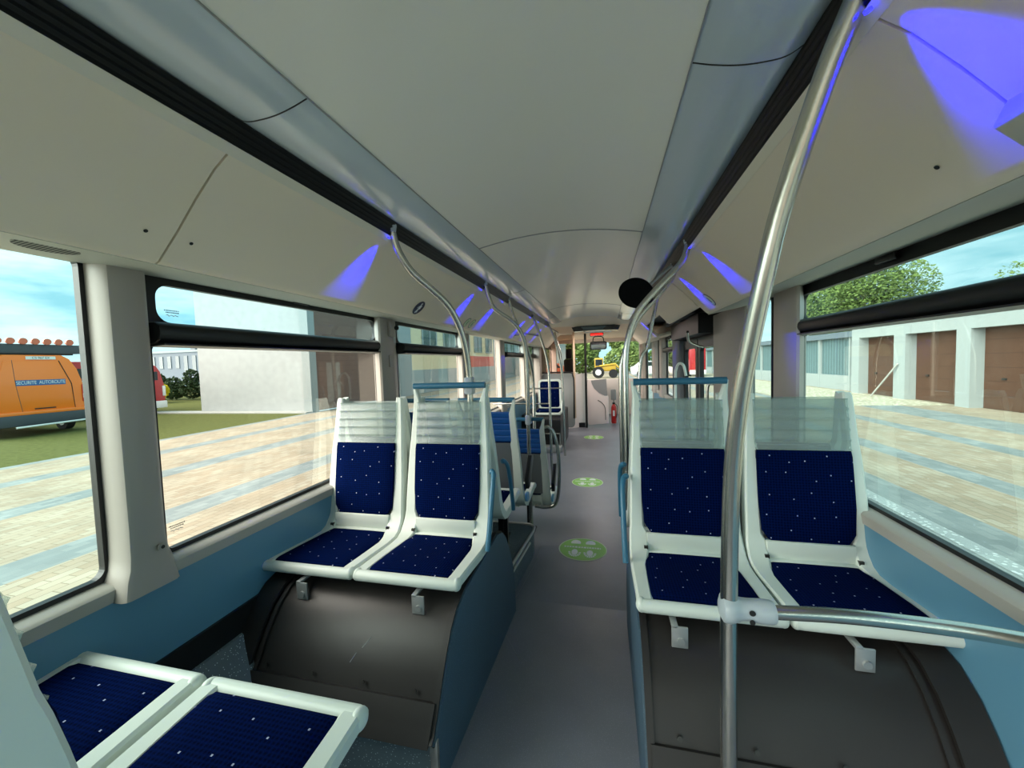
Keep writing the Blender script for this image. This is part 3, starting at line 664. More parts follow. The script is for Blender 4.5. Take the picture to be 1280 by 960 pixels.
extr('bar_clamp', rring(-.398, -.358, 1.005, 1.085, 0, .01), 1, 3.03, 3.12, M['clamp'], t2, bevel=.004)
t3 = grab_pole('thin steel pole slanting down behind the second curved pole on the left', [(-.645, 3.6, 2.12), (-.622, 3.65, 1.985), (-.59, 3.7, 1.875), (-.516, 3.8, 1.637), (-.494, 3.95, 1.364), (-.495, 3.95, .793), (-.495, 3.95, 0.0)])
collar(t3, (-.645, 3.6, 2.12), (.1, .2, -1))
t4 = grab_pole('steel pole with a side rail near the middle of the left wall', [(-.658, 4.85, 2.12), (-.601, 4.85, 1.978), (-.555, 4.85, 1.827), (-.49, 4.85, 1.60), (-.462, 4.85, 1.42), (-.455, 4.85, 1.226), (-.45, 4.85, 0.0)])
collar(t4, (-.658, 4.85, 2.12), (.3, 0, -1))
tube('side_rail', [(-.555, 4.85, 1.83), (-.75, 4.85, 1.87), (-.90, 4.85, 1.85)], .011, M['steelx'], t4)
tube('side_rail', [(-.455, 4.85, .98), (-.80, 4.85, .98), (-1.19, 4.85, .98)], .011, M['steelx'], t4)
t5 = grab_pole('far steel pole ending beside the far navy seat', [(-.652, 6.2, 2.13), (-.58, 6.2, 1.972), (-.522, 6.2, 1.78), (-.445, 6.2, 1.336), (-.431, 6.2, .892), (-.422, 6.2, .0)])
collar(t5, (-.652, 6.2, 2.13), (.3, 0, -1))
tube('side_rail', [(-.44, 6.2, 1.08), (-1.0, 6.2, 1.08)], .011, M['steelx'], t5)
t6 = grab_pole('farthest left steel pole near the driver cab partition', [(-.693, 7.3, 2.11), (-.62, 7.3, 1.8), (-.572, 7.3, 1.604), (-.554, 7.3, 1.158), (-.554, 7.3, .60)], .02)
r1 = grab_pole('curved steel pole above the right aisle seat, nearest of that pair', [(.654, 2.2, 2.112), (.648, 2.2, 2.053), (.615, 2.2, 1.983), (.496, 2.2, 1.861), (.402, 2.2, 1.75), (.355, 2.2, 1.626), (.337, 2.2, 1.498), (.335, 2.2, 1.368), (.335, 2.2, .60)])
collar(r1, (.654, 2.2, 2.112), (0, 0, -1))
r2 = grab_pole('curved steel pole just behind the nearest one above the right aisle seat', [(.661, 2.66, 2.10), (.647, 2.66, 2.002), (.544, 2.66, 1.878), (.448, 2.66, 1.77), (.388, 2.66, 1.648), (.341, 2.66, 1.498), (.329, 2.66, 1.344), (.329, 2.66, .60)])
collar(r2, (.661, 2.66, 2.10), (0, 0, -1))
r3 = grab_pole('straight leaning steel pole behind the round black mirror', [(.669, 3.0, 2.10), (.603, 3.0, 1.935), (.533, 3.0, 1.607), (.469, 3.0, 1.347), (.44, 3.0, 0.0)], .013)
# near pole and bar
np_ = thing('grab_pole', 'thick near brushed steel pole running from the floor to the ceiling strip', 'pole', (.52, 1.05, .105))
tube('pole_tube', spline([(.52, 1.05, .105), (.52, 1.05, .45), (.521, 1.05, .868), (.526, 1.04, 1.198), (.535, 1.01, 1.397), (.55, .98, 1.543), (.568, .94, 1.699), (.585, .91, 1.809), (.62, .84, 1.987), (.648, .8, 2.085)], 7), .0195, M['steel'], np_, seg=24)
bm = bmesh.new(); pts = spline([(.500, 1.05, .868), (.53, 1.05, .868), (.56, 1.05, .869), (.59, 1.05, .868), (.622, 1.05, .868)], 5)
rad = [.020, .033, .035, .036, .0355, .034, .031, .0285, .0270, .0262, .0260, .0262, .0268, .0275, .0280, .0285, .0285, .0285, .0282, .0278, .0250][:len(pts)]
while len(rad) < len(pts): rad.append(.025)
atube(bm, pts, rad, 20, flat=1); cj = finish(bm, 'tee_clamp', M['clamp'], np_, smooth=True)
for dz, rr in ((.008, .0070), (-.015, .0062)): disc('clamp_screw', (.566, 1.0245-.0005, .868+dz), rr, (0, -1, 0), .002, M['bolt'], cj, seg=14)
gb = thing('grab_bar', 'horizontal brushed steel bar from the near pole towards the right window', 'rail', (.90, 1.05, .86))
tube('bar_tube', spline([(.612, 1.05, .868), (.744, 1.05, .876), (.86, 1.05, .877), (.99, 1.05, .873), (1.10, 1.05, .864), (1.20, 1.05, .852)], 6), .0165, M['steelx'], gb, seg=20)

# ================================================================ SMALL THINGS IN THE BUS
# round black mirror on the right strip
mr = thing('round_mirror', 'round black surveillance mirror hanging on the right of the ceiling', 'mirror', (.45, 2.62, 1.9))
bm = bmesh.new(); c0 = Vector((.425, 2.62, 1.913)); n0 = Vector((-.25, -.72, -.64)).normalized(); u0 = n0.orthogonal().normalized(); v0 = n0.cross(u0)
prv = None
for rr, dd in ((.108, 0), (.109, .008), (.102, .022), (.078, .036), (.042, .045), (.001, .048)):
    ring = [bm.verts.new(c0+u0*math.cos(2*PI*k/36)*rr+v0*math.sin(2*PI*k/36)*rr-n0*dd) for k in range(36)]
    if prv:
        for k in range(36): bm.faces.new((prv[k], prv[(k+1) % 36], ring[(k+1) % 36], ring[k]))
    else: bm.faces.new(ring[::-1])
    prv = ring
bm.faces.new(prv); finish(bm, 'mirror_body', M['disc'], mr, smooth=True)
tube('mirror_arm', [c0+n0*.004+Vector((.02, 0, .02)), c0+n0*.012+Vector((.07, .0, .04)), Vector((.64, 2.62, 2.07))], .009, M['gal'], mr)
# round pictograms on the cove panels
def panel_pt(s, X, Y, off=.0015):
    pr = [(.668, 2.052), (.722, 2.013), (.790, 1.946), (.857, 1.873), (.915, 1.815)]
    for a, b in zip(pr, pr[1:]):
        if a[0] <= X <= b[0]:
            z = a[1]+(b[1]-a[1])*(X-a[0])/(b[0]-a[0]); d = Vector((b[0]-a[0], b[1]-a[1])).normalized(); break
    n = Vector((-s*-d.y*-1, 0, 0))
    n = Vector((s*d.y, 0, -d.x)).normalized()
    return Vector((s*X, Y, z))+n*off, n, Vector((s*d.x, 0, d.y))
def pictogram(s, X, Y, r, label, walking=True, style='navy'):
    p, n, dn = panel_pt(s, X, Y)
    t = thing('safety_sign', label, 'sign', tuple(p))
    disc('sign_disc', p, r, n, .001, M['navy' if style == 'navy' else 'sticd'], t)
    q = p+n*.0018; up = -dn; al = Vector((0, 1, 0))
    def bar(nm, a, b, w, mm=M['signw']):
        a = q+al*a[0]*r+up*a[1]*r; b = q+al*b[0]*r+up*b[1]*r; tube(nm, [a, b], w*r, mm, t, seg=6, flat=.25)
    if style == 'navy':
        disc('figure', q+up*r*.62, r*.15, n, .0006, M['signw'], t, seg=14)
        bar('figure', (0, .45), (0, -.1), .16); bar('figure', (0, -.1), (-.22, -.75), .09); bar('figure', (0, -.1), (.22, -.7), .09)
        bar('figure', (0, .35), (-.38, -.05), .07); bar('figure', (0, .35), (.32, .0), .07)
    else:
        disc('sign_ring', p-n*.0006, r*1.12, n, .001, M['navy'], t)
        bar('figure', (0, .5), (0, -.5), .10, M['grey'])
    return t
pictogram(-1, .873, 2.22, .050, 'round dark blue walking figure sign on the left ceiling panel')
pictogram(-1, .880, 3.10, .042, 'left of two small round pale signs beyond the walking figure sign', style='pale')
pictogram(-1, .880, 3.22, .042, 'right of two small round pale signs beyond the walking figure sign', style='pale')
pictogram(1, .872, 2.70, .045, 'round pale sign at the lower edge of the right ceiling panel', style='pale')
# panel fasteners
for s, X, Y, lb in ((-1, .872, .755, 'small black hole in the left panel, left of the curved seam'), (-1, .872, .865, 'small black hole in the left panel, right of the curved seam'), (1, .872, .965, 'small black hole in the right ceiling panel')):
    p, n, dn = panel_pt(s, X, Y); tag(disc('panel_fastener', p, .0048, n, .001, M['ink'], seg=12), lb, 'fastener')
# speaker grille in the soffit on the left
sg = disc('speaker_grille', (-1.03, .655, 1.8060), .058, (.105, 0, -1), .003, lines('grille_holes', (150, 148, 138), (60, 60, 58), 1, .008, .45), rx=.5)
tag(sg, 'small perforated speaker grille in the lower edge of the left panel', 'speaker')
# moulded bracket on the right cove panel, close to the camera
hb = thing('hatch_latch', 'grey moulded latch with black underside at the right edge of the ceiling', 'latch', (.86, .76, 1.88))
extr('latch_body', [(.845, 1.875), (.895, 1.812), (.86, 1.79), (.81, 1.835), (.825, 1.870)], 1, .50, .775, M['soffit'], hb, bevel=.006)
extr('latch_underside', [(.905, 1.808), (.865, 1.782), (.85, 1.792), (.89, 1.82)], 1, .50, .77, M['black'], hb)

# blue spot lamps along both cove panels
def led(s, Y, n, energy=9, ang=44, dy=0):
    nm = 'blue_led_lamp'
    t = thing(nm, ('small blue spotlight under the %s black strip, %s' % ('left' if s < 0 else 'right', n)), 'lamp', (s*.645, Y, 2.045))
    disc('led_lens', (s*.652, Y, 2.050), .006, (s*.4, 0, -1), .004, M['lens'], t, seg=12)
    L = bpy.data.lights.new('blue_spot', 'SPOT'); L.energy = energy; L.color = (0, 0, 1.0); L.spot_size = math.radians(ang); L.spot_blend = 1.0; L.shadow_soft_size = .006
    o = bpy.data.objects.new('blue_spot', L); C.objects.link(o); o.parent = t; o.location = (s*.002, 0, -.008)
    o.rotation_euler = Vector((s*.80, dy, -.60)).to_track_quat('-Z', 'Y').to_euler()
LEDW = 4.5
for Y, n, e in ((1.53, 'beside the first curved pole', 1), (2.80, 'at the second curved pole', 1), (3.42, 'between the second and third poles', 1), (4.75, 'fourth from the camera', 1), (5.35, 'fifth from the camera', .8), (6.05, 'farthest from the camera', .8)): led(-1, Y, n, LEDW*e)
for Y, n, e in ((.78, 'nearest to the camera', 1.3), (2.15, 'above the right aisle seat', 1), (2.78, 'by the curved panel seam', 1), (5.8, 'beyond the middle door', .8)): led(1, Y, n, LEDW*e, 52 if Y < 1 else 44)

# floor stickers
def sticker(x, y, r, label):
    t = thing('floor_sticker', label, 'sticker', (x, y, .001))
    disc('sticker_disc', (x, y, .0012), r, (0, 0, 1), .0006, M['sticd'], t, seg=48)
    disc('sticker_field', (x, y, .0020), r*.95, (0, 0, 1), .0006, M['green'], t, seg=48)
    for s in (-1, 1):
        cx = x+s*r*.31
        # sole above, heel below
        def blob(c, a, b_, nm, half=False):
            bm = bmesh.new(); vs = []
            for k in range(24):
                an = 2*PI*k/24; px = math.cos(an)*a; py = math.sin(an)*b_
                if half: py = max(py, -b_*.35)
                vs.append(bm.verts.new((c[0]+px, c[1]+py, .0030)))
            bm.faces.new(vs); return finish(bm, nm, M['sticw'], t)
        blob((cx, y+r*.52), r*.21, r*.27, 'sole_print', True)
        blob((cx, y-r*.33), r*.13, r*.25, 'heel_print')
        bm = bmesh.new()
        for k in range(9):
            a0 = math.radians(175+k*21.5); a1 = a0+math.radians(16)
            v = [bm.verts.new((cx+math.cos(a)*q*r, y-r*.33+math.sin(a)*q*1.5*r, .0030)) for a, q in ((a0, .17), (a1, .17), (a1, .26), (a0, .26))]; bm.faces.new(v)
        finish(bm, 'tread_print', M['sticw'], t)
    bm = bmesh.new(); px = -r*.78
    while px < r*.78:
        l = random.uniform(.03, .08)*r*1.4; v = [bm.verts.new((x+a, y+b_, .0030)) for a, b_ in ((px, r*.06), (px+l, r*.06), (px+l, r*.18), (px, r*.18))]; bm.faces.new(v); px += l+r*.035
    finish(bm, 'lettering', M['sticw'], t)
sticker(.026, 3.09, .19, 'nearest round green footprint sticker on the aisle floor')
sticker(-.014, 4.85, .19, 'middle round green footprint sticker on the aisle floor')
sticker(-.02, 7.75, .19, 'farthest round green footprint sticker near the driver cab')

# ================================================================ RIGHT MIDDLE DOOR
S(extr('trim_door_header', [(.668, 2.052), (.722, 2.013), (.79, 1.946), (.845, 1.885), (.86, 1.862), (.885, 1.852), (.91, 1.862), (.93, 1.885), (.80, 2.0), (.70, 2.08)], 1, 3.01, 4.35, M['panel'], smooth=True))
S(extr('trim_door_header_front', [(.668, 2.052), (.722, 2.013), (.77, 1.966), (.79, 1.955), (.81, 1.97), (.70, 2.08)], 1, 4.35, 5.75, M['panel'], smooth=True))
S(boxes('trim_door_recess', [((.80, 1.262), (3.0, 5.75), (1.99, 2.02))], M['black']))
S(box('trim_door_recess_side', (1.24, 1.262), (3.86, 5.45), (1.70, 2.0), M['black']))
S(box('trim_door_rail', (1.0, 1.03), (3.87, 5.44), (1.90, 1.94), M['bumper']))
S(box('trim_door_motor', (1.06, 1.24), (3.9, 5.40), (1.72, 1.90), M['black']))
for i, (a, b) in enumerate(((3.88, 4.64), (4.68, 5.44))):
    d = bpy.data.objects.new('door_%d' % (i+1), None); C.objects.link(d); d.location = (1.24, (a+b)/2, 0); S(d)
    ringmesh('door_leaf', rring(a, b, .01, 1.70, 0, .01), rring(a+.09, b-.09, .22, 1.60, 0, .05), 1.215, 1.255, M['dark'], d)
    box('pane', (1.232, 1.238), (a+.08, b-.08), (.2, 1.62), M['g_right'], d)
    tube('door_rail', spline([(1.20, a+.05, 1.25), (1.15, a+.07, 1.22), (1.15, a+.07, .95), (1.15, a+.07, .55), (1.20, a+.05, .5)], 4), .013, M['steel'], d)
tube_arm = tube('door_arm', spline([(.98, 3.95, 1.74), (1.02, 4.1, 1.66), (1.12, 4.25, 1.62), (1.19, 4.3, 1.6)], 5), .012, M['steelx']); tag(tube_arm, 'curved steel operating arm at the top of the middle door', 'door arm')
S(extr('trim_panel_right_3', [(.668, 2.052), (.722, 2.013), (.790, 1.946), (.857, 1.873), (.93, 1.80), (1.25, 1.86), (1.25, 1.9), (.94, 1.83), (.68, 2.09)], 1, 5.75, 8.4, M['panel'], smooth=True))
hk = thing('hooked_rail', 'small white hooked steel rail by the middle door pillar', 'rail', (1.08, 5.3, .6))
tube('rail', spline([(1.08, 5.25, .3), (1.08, 5.25, 1.20), (1.09, 5.25, 1.36), (1.12, 5.2, 1.43), (1.16, 5.15, 1.40), (1.18, 5.12, 1.28)], 6), .016, M['white'], hk)

# ================================================================ FRONT OF THE BUS
S(extr('ceiling_front_lip', [(6.0, 2.165), (6.12, 2.13), (6.3, 2.075), (6.42, 2.06), (6.42, 2.075), (6.3, 2.10), (6.1, 2.17)], 0, -.66, .66, M['cream'], smooth=True))
S(boxes('ceiling_front', [((-1.26, 1.26), (7.7, 11.3), (2.10, 2.13)), ((-.66, .66), (6.4, 7.8), (2.075, 2.10))], M['tan']))
dsp = thing('display_unit', 'black curved display unit under the front edge of the ceiling', 'display', (.05, 6.5, 1.98))
bm = bmesh.new(); A = []
arcd = [(-.33+i*.076, .035*(1-((i-5)/5)**2)) for i in range(11)]
poly = [(x, 2.045+z) for x, z in arcd]+[(x*.92+.004, 1.975+z*.2) for x, z in arcd[::-1]]
o = extr('display_body', [(x+.04, z) for x, z in poly], 1, 6.42, 6.60, M['tint'], dsp, smooth=True)
extr('display_glass', [(-.10, 1.995), (.20, 1.995), (.25, 2.045), (-.14, 2.045)], 1, 6.412, 6.422, M['winb'], dsp)
rs = thing('led_sign', 'small red lit sign hanging above the interior mirror', 'sign', (.06, 8.5, 2.03))
box('sign_case', (-.075, .20), (8.5, 8.56), (2.015, 2.085), M['dark'], rs)
for i in range(9):
    x = -.06+i*.028; box('led_character', (x, x+.018), (8.494, 8.5), (2.03+.004*(i % 2), 2.07), M['redled'], rs)
im = thing('interior_mirror', 'rectangular black rear view mirror at the windscreen', 'mirror', (.07, 9.5, 1.75))
extr('mirror_housing', rring(-.12, .27, 1.755, 1.95, 0, .05), 1, 9.5, 9.54, M['dark'], im)
extr('mirror_glass', rring(-.09, .24, 1.775, 1.93, 0, .03), 1, 9.492, 9.5, M['silver'], im)
tube('mirror_bracket', spline([(-.05, 9.5, 1.94), (-.04, 9.5, 2.02), (0, 9.5, 2.06), (.14, 9.5, 2.06), (.19, 9.5, 2.02), (.20, 9.5, 1.94)], 4), .011, M['dark'], im)
S(tube('trim_post', [(-.205, 8.9, 0), (-.20, 8.9, 2.1)], .025, M['bolt']))
lp = thing('ceiling_lamp', 'added flat fill light on the front ceiling above the driver area', 'lamp', (.1, 8.0, 2.06))  # added fill light, brightens the cab door beyond what daylight gives
box('fill_housing', (-.16, .36), (7.9, 8.12), (2.062, 2.072), M['signw'], lp)
Lc = bpy.data.lights.new('cab_fill_light', 'AREA'); Lc.shape = 'RECTANGLE'; Lc.size = .5; Lc.size_y = .2; Lc.energy = 2.4; Lc.color = (1, .86, .80)
oc_ = bpy.data.objects.new('cab_fill_light', Lc); C.objects.link(oc_); oc_.parent = lp; oc_.location = (0, 0, -.002)
# cab partition and cab
pt = thing('cab_partition', 'grey partition with smoked glass behind the driver cab', 'partition', (-.74, 8.3, 0))
extr('lower_panel', rring(-1.10, -.42, .10, 1.25, 0, .08), 1, 8.3, 8.36, M['grey'], pt)
box('smoked_glass', (-1.10, -.40), (8.32, 8.33), (1.25, 2.06), M['brownglass'], pt)
tube('top_rail', spline([(-.43, 8.27, .30), (-.42, 8.27, 1.0), (-.44, 8.27, 1.20), (-.52, 8.27, 1.27), (-1.08, 8.27, 1.27)], 5), .016, M['dark'], pt)
box('edge_post', (-.43, -.39), (8.28, 8.36), (.3, 2.10), M['tan'], pt, bevel=.008)
cw = thing('cab_wall', 'curved cream cab wall left of the driver door', 'partition', (-.35, 9.0, 0))
extr('curved_panel', [(-.60, 8.75), (-.44, 8.86), (-.30, 9.02), (-.22, 9.22), (-.20, 9.5), (-.24, 9.5), (-.27, 9.24), (-.34, 9.06), (-.47, 8.9), (-.62, 8.8)], 2, .0, 1.21, M['pink'], cw, smooth=True)
box('kick_plate', (-.50, -.24), (8.93, 8.98), (0, .10), M['dark'], cw)
dr = thing('cab_door', 'open cream cab door with grey corner at the end of the aisle', 'door', (.04, 9.0, 0))
pd = [(-.17, .06), (.28, .10), (.28, .70), (.22, .78), (.14, .90), (.10, 1.06), (-.17, 1.08)]
extr('door_panel', pd, 1, 8.86, 8.91, M['pink'], dr, bevel=.012)
extr('corner_window', [(-.09, 1.06), (.24, 1.09), (.26, .72), (.20, .72), (.08, .78), (-.02, .88), (-.07, .98)], 1, 8.853, 8.859, M['grey'], dr)
tube('moulding', spline([(.05, 8.855, .62), (.14, 8.855, .56), (.20, 8.855, .46), (.21, 8.855, .30), (.21, 8.855, .18)], 5), .006, M['bolt'], dr)
st = thing('driver_seat', 'dark high backed driver seat inside the cab', 'seat', (-.62, 9.6, 0))
box('backrest', (-.75, -.50), (9.5, 9.6), (.75, 1.55), M['dark'], st, bevel=.03)
box('headrest', (-.70, -.55), (9.5, 9.58), (1.56, 1.80), M['dark'], st, bevel=.03)
box('cushion', (-.80, -.45), (9.55, 9.95), (.55, .68), M['dark'], st, bevel=.03)
box('pedestal', (-.74, -.52), (9.6, 9.85), (.0, .55), M['dark'], st)
S(boxes('wall_front', [((-1.29, 1.29), (11.2, 11.26), (-.12, .98)), ((-1.29, 1.29), (11.2, 11.26), (2.0, 2.3)), ((-1.29, -1.13), (11.1, 11.26), (.98, 2.0)), ((1.13, 1.29), (11.1, 11.26), (.98, 2.0))], M['pink']))
wf = bpy.data.objects.new('window_front', None); C.objects.link(wf); wf.location = (0, 11.22, .98); S(wf)
box('pane', (-1.13, 1.13), (11.21, 11.216), (.98, 2.0), M['g_wind'], wf)
tag(box('dashboard', (-1.1, -.1), (10.4, 11.15), (.0, .95), M['pink'], bevel=.05), 'pale dashboard block below the windscreen', 'dashboard')
# validator box + extinguisher
fe = thing('fire_extinguisher', 'red fire extinguisher standing low beside the cab door', 'fire extinguisher', (.40, 9.4, .02))
bm = bmesh.new(); atube(bm, [(.40, 9.4, .02), (.40, 9.4, .05), (.40, 9.4, .38), (.40, 9.4, .43), (.40, 9.4, .47)], [.05, .062, .062, .05, .02], 18); finish(bm, 'cylinder', M['red'], fe, smooth=True)
box('valve', (.37, .43), (9.38, 9.42), (.47, .51), M['dark'], fe, bevel=.005)
tube('hose', spline([(.43, 9.38, .48), (.475, 9.37, .42), (.47, 9.36, .25), (.45, 9.35, .15)], 5), .008, M['dark'], fe)
box('tag', (.375, .42), (9.336, 9.34), (.2, .33), M['vwhite'], fe)
vb = tag(box('ticket_validator', (.34, .46), (9.55, 9.65), (.55, .80), M['grey'], bevel=.02), 'small grey validator box above the fire extinguisher', 'box')
S(box('trim_validator_post', (.39, .42), (9.58, 9.61), (0, .56), M['grey']))
# front right entrance door and white stand panel
S(boxes('wall_right_front', [((1.2, 1.27), (8.6, 8.8), (-.12, 1.86)), ((1.2, 1.27), (10.3, 11.2), (-.12, 2.0))], M['pillar']))
d = bpy.data.objects.new('door_3', None); C.objects.link(d); d.location = (1.24, 9.5, 0); S(d)
ringmesh('door_leaf', rring(8.8, 10.3, .0, 1.86, 0, .01), rring(8.86, 10.24, .1, 1.72, 0, .05), 1.22, 1.25, M['dark'], d)
box('pane', (1.232, 1.238), (8.85, 10.25), (.1, 1.74), M['g_right'], d)

# ================================================================ OUTSIDE
GZ = -.35
S(box('ground', (-12.15, 11.6), (-30, 90), (GZ-.1, GZ), M['pave']))
gl = box('lawn', (-60, -12.15), (-30, 14.0), (GZ-.1, GZ), M['grass']); tag(gl, 'short green lawn beyond the paving on the left', 'grass', kind='stuff')
g2 = box('lawn', (-60, -18.4), (14.7, 60), (GZ-.1, GZ), M['grass']); tag(g2, 'strip of lawn behind the white building on the left', 'grass', kind='stuff')
S(box('ground_path', (-60, -12.15), (14.0, 14.7), (GZ-.1, GZ+.05), M['conc']))
S(box('ground_drain', (3.45, 3.62), (-20, 60), (GZ-.02, GZ+.004), speckle('drain_grate', (150, 156, 154), (210, 214, 212), 18, .3)))
S(box('ground_gravel', (7.6, 11.3), (15.9, 50), (GZ-.02, GZ+.006), speckle('gravel', (168, 162, 140), (214, 208, 190), 7, .35, .9)))
S(box('ground_far', (-60, 60), (90, 220), (GZ-.1, GZ-.02), M['conc']))
S(box('ground_right', (11.6, 60), (-30, 90), (GZ-.1, GZ-.01), M['conc']))

# right garages
gar = thing('garage_building', 'long white garage building with brown doors on the right', 'building', (12.5, 14, GZ))
edges = [6.6, 9.9, 10.5, 13.3, 15.09, 15.6, 17.81, 18.4, 20.57]
cols = [(10.0, 10.5), (12.75, 13.25), (15.09, 15.60), (17.81, 18.41), (20.57, 21.1)]
cols = [(12.0-2.9, 12.0-2.4), (12.05, 12.55), (15.09, 15.60), (17.81, 18.41), (20.57, 21.1)]
for a, b in cols: box('column', (11.2, 11.62), (a, b), (GZ, 2.12), M['gwhite'], gar)
box('lintel', (11.2, 11.62), (9.1, 21.1), (2.12, 2.86), M['gwhite'], gar)
box('roof_slab', (11.05, 17), (9.0, 21.2), (2.86, 2.98), M['gwhite'], gar)
box('rear_block', (11.75, 16.9), (9.1, 21.1), (GZ, 2.86), M['gwhite'], gar)
for i, ((a0, a), (b, b0)) in enumerate(zip(cols, cols[1:])):
    dd = box('garage_door', (11.56, 11.70), (a, b), (GZ, 2.12), M['gbrown'], gar)
    box('door_handle', (11.52, 11.57), (b-(b-a)*.28, b-(b-a)*.28+.12), (.55, .60), M['ink'], dd)
fe_ = thing('sheet_metal_shed', 'long green grey sheet metal shed with white posts beyond the garages', 'building', (12, 40, GZ))
box('wall_sheet', (11.7, 15), (21.2, 60), (GZ+.7, 2.25), M['fence'], fe_)
box('plinth', (11.6, 15.1), (21.2, 60), (GZ, GZ+.72), M['gwhite'], fe_)
box('roof_beam', (11.45, 15.2), (21.2, 60), (2.22, 2.5), M['roof'], fe_)
for k in range(12): box('post', (11.55, 11.68), (21.9+k*2.75, 22.02+k*2.75), (GZ, 2.25), M['gwhite'], fe_)
tag(tube('leaning_stick', [(10.9, 19.2, GZ), (11.15, 18.1, 1.0)], .03, M['conc']), 'thin pale stick leaning against a garage column', 'stick')

# left building
lb = thing('white_building', 'tall white rendered building with brown doors seen through the left windows', 'building', (-15.5, 25, GZ))
box('end_wall', (-18.35, -12.45), (14.5, 15.0), (GZ, 6.2), M['gwall'], lb)
box('corner_column', (-12.5, -12.1), (14.35, 14.75), (GZ, 6.2), M['gwhite'], lb)
box('rear_wall', (-18.35, -18.0), (15.0, 60), (GZ, 6.2), M['gwall'], lb)
box('roof_slab', (-18.5, -12.0), (14.3, 60), (6.2, 6.4), M['gwhite'], lb)
box('sectional_door', (-12.5, -12.35), (14.75, 19.6), (GZ, 6.2), M['gbrown2'], lb)
box('sectional_door', (-12.5, -12.35), (20.0, 21.7), (GZ, 6.2), M['gbrown2'], lb)
box('column', (-12.5, -12.1), (19.6, 20.0), (GZ, 6.2), M['gwhite'], lb)
box('column', (-12.5, -12.0), (21.7, 23.3), (GZ, 6.2), M['gwhite'], lb)
box('plinth_wall', (-12.5, -12.1), (23.3, 60), (GZ, 1.25), M['gwhite'], lb)
box('facade_wall', (-12.5, -12.15), (23.3, 34), (1.25, 6.2), M['tanw'], lb)
box('facade_wall', (-12.5, -12.15), (43, 60), (1.25, 6.2), M['gwhite'], lb)
box('facade_wall', (-12.5, -12.15), (34, 43), (2.3, 6.2), M['tanw'], lb)
box('red_band', (-12.5, -12.13), (34, 43), (1.0, 2.3), M['redw'], lb)
for k in range(9):
    y = 25.2+k*3.7; wq = box('window_pane', (-12.2, -12.12), (y, y+2.3), (2.75, 4.7), M['winb'], lb)
    boxes('window_frame', [((-12.16, -12.08), (y-.08, y+.08), (2.7, 4.75)), ((-12.16, -12.08), (y+1.1, y+1.22), (2.7, 4.75)), ((-12.16, -12.08), (y+2.22, y+2.38), (2.7, 4.75)), ((-12.16, -12.08), (y, y+2.3), (2.65, 2.8))], M['gwhite'], wq)
bf = thing('far_building', 'distant pale blue grey low building behind the hedge on the left', 'building', (-75, 60, GZ))
box('wall_block', (-96, -66), (60, 72), (GZ, 5.7), M['roof'], bf)
box('parapet', (-96.3, -65.7), (59.8, 72), (5.7, 6.1), M['gwhite'], bf)
for k in range(8): box('window', (-88.5+k*2.1, -87.6+k*2.1), (59.9, 60.1), (2.6 if k < 4 else .8, 5.0), M['winb'], bf)
box('chimney', (-81, -79.8), (62, 63), (6.1, 7.4), M['roof'], bf)

# vegetation
def leaves(name, cs, n, size, mtl, parent, flatn=.0):
    vs = []; fs = []
    tot = sum(c[3]*c[4]*c[5] for c in cs)
    for (cx, cy, cz, rx, ry, rz) in cs:
        k = max(20, int(n*rx*ry*rz/tot))
        for _ in range(k):
            while True:
                p = Vector((random.uniform(-1, 1), random.uniform(-1, 1), random.uniform(-1, 1)))
                if .15 < p.length < 1: break
            p = p.normalized()*(p.length**.45)
            q = Vector((cx+p.x*rx, cy+p.y*ry, cz+p.z*rz)); a = Vector((random.gauss(0, 1), random.gauss(0, 1), random.gauss(0, 1))).normalized(); b = a.orthogonal().normalized(); s_ = size*random.uniform(.6, 1.4)
            i = len(vs); vs += [q-a*s_, q+b*s_*.55, q+a*s_, q-b*s_*.55]; fs.append((i, i+1, i+2, i+3))
    me = bpy.data.meshes.new(name); me.from_pydata(vs, [], fs); return link(name, me, parent, mtl)
def tree(x, y, h, w, mtl, label, n=6000, size=.22, trunk=True, cat='tree', seed=1, group=None, name='tree'):
    random.seed(seed); t = thing(name, label, cat, (x, y, GZ), group)
    cs = []
    for _ in range(9):
        a = random.uniform(0, 2*PI); rr = random.uniform(.1, .55)*w; zz = GZ+h*random.uniform(.42, .82); r0 = w*random.uniform(.35, .55)
        cs.append((x+math.cos(a)*rr, y+math.sin(a)*rr, zz, r0, r0, min(r0*.8, GZ+h-zz+.3)))
    leaves('crown', cs, n, size, mtl, t)
    if trunk:
        bm = bmesh.new(); atube(bm, [(x, y, GZ), (x+.1, y, GZ+h*.3), (x, y+.1, GZ+h*.6)], [h*.03, h*.022, h*.012], 8)
        for k in range(5):
            a = k*1.3; atube(bm, [(x, y, GZ+h*.35), (x+math.cos(a)*w*.3, y+math.sin(a)*w*.3, GZ+h*.55), (x+math.cos(a)*w*.5, y+math.sin(a)*w*.5, GZ+h*.7)], [h*.012, h*.008, h*.004], 6)
        finish(bm, 'trunk', M['trunk'], t, smooth=True)
    return t
tree(26, 46, 10.8, 6.2, M['leaf1'], 'broad light green tree above the garage roofs on the right', 17000, .15, seed=3)
tree(31, 66, 12, 7, M['leaf2'], 'dark green tree beyond the shed on the right', 8000, .24, seed=5)
tree(29, 36.0, 8.6, 3.4, M['leaf1'], 'smaller loose green tree at the right end of the trees', 3600, .13, seed=8)
tree(26, 102, 14, 7, M['leaf1'], 'tall green tree far behind the shed roof', 6000, .4, seed=12)
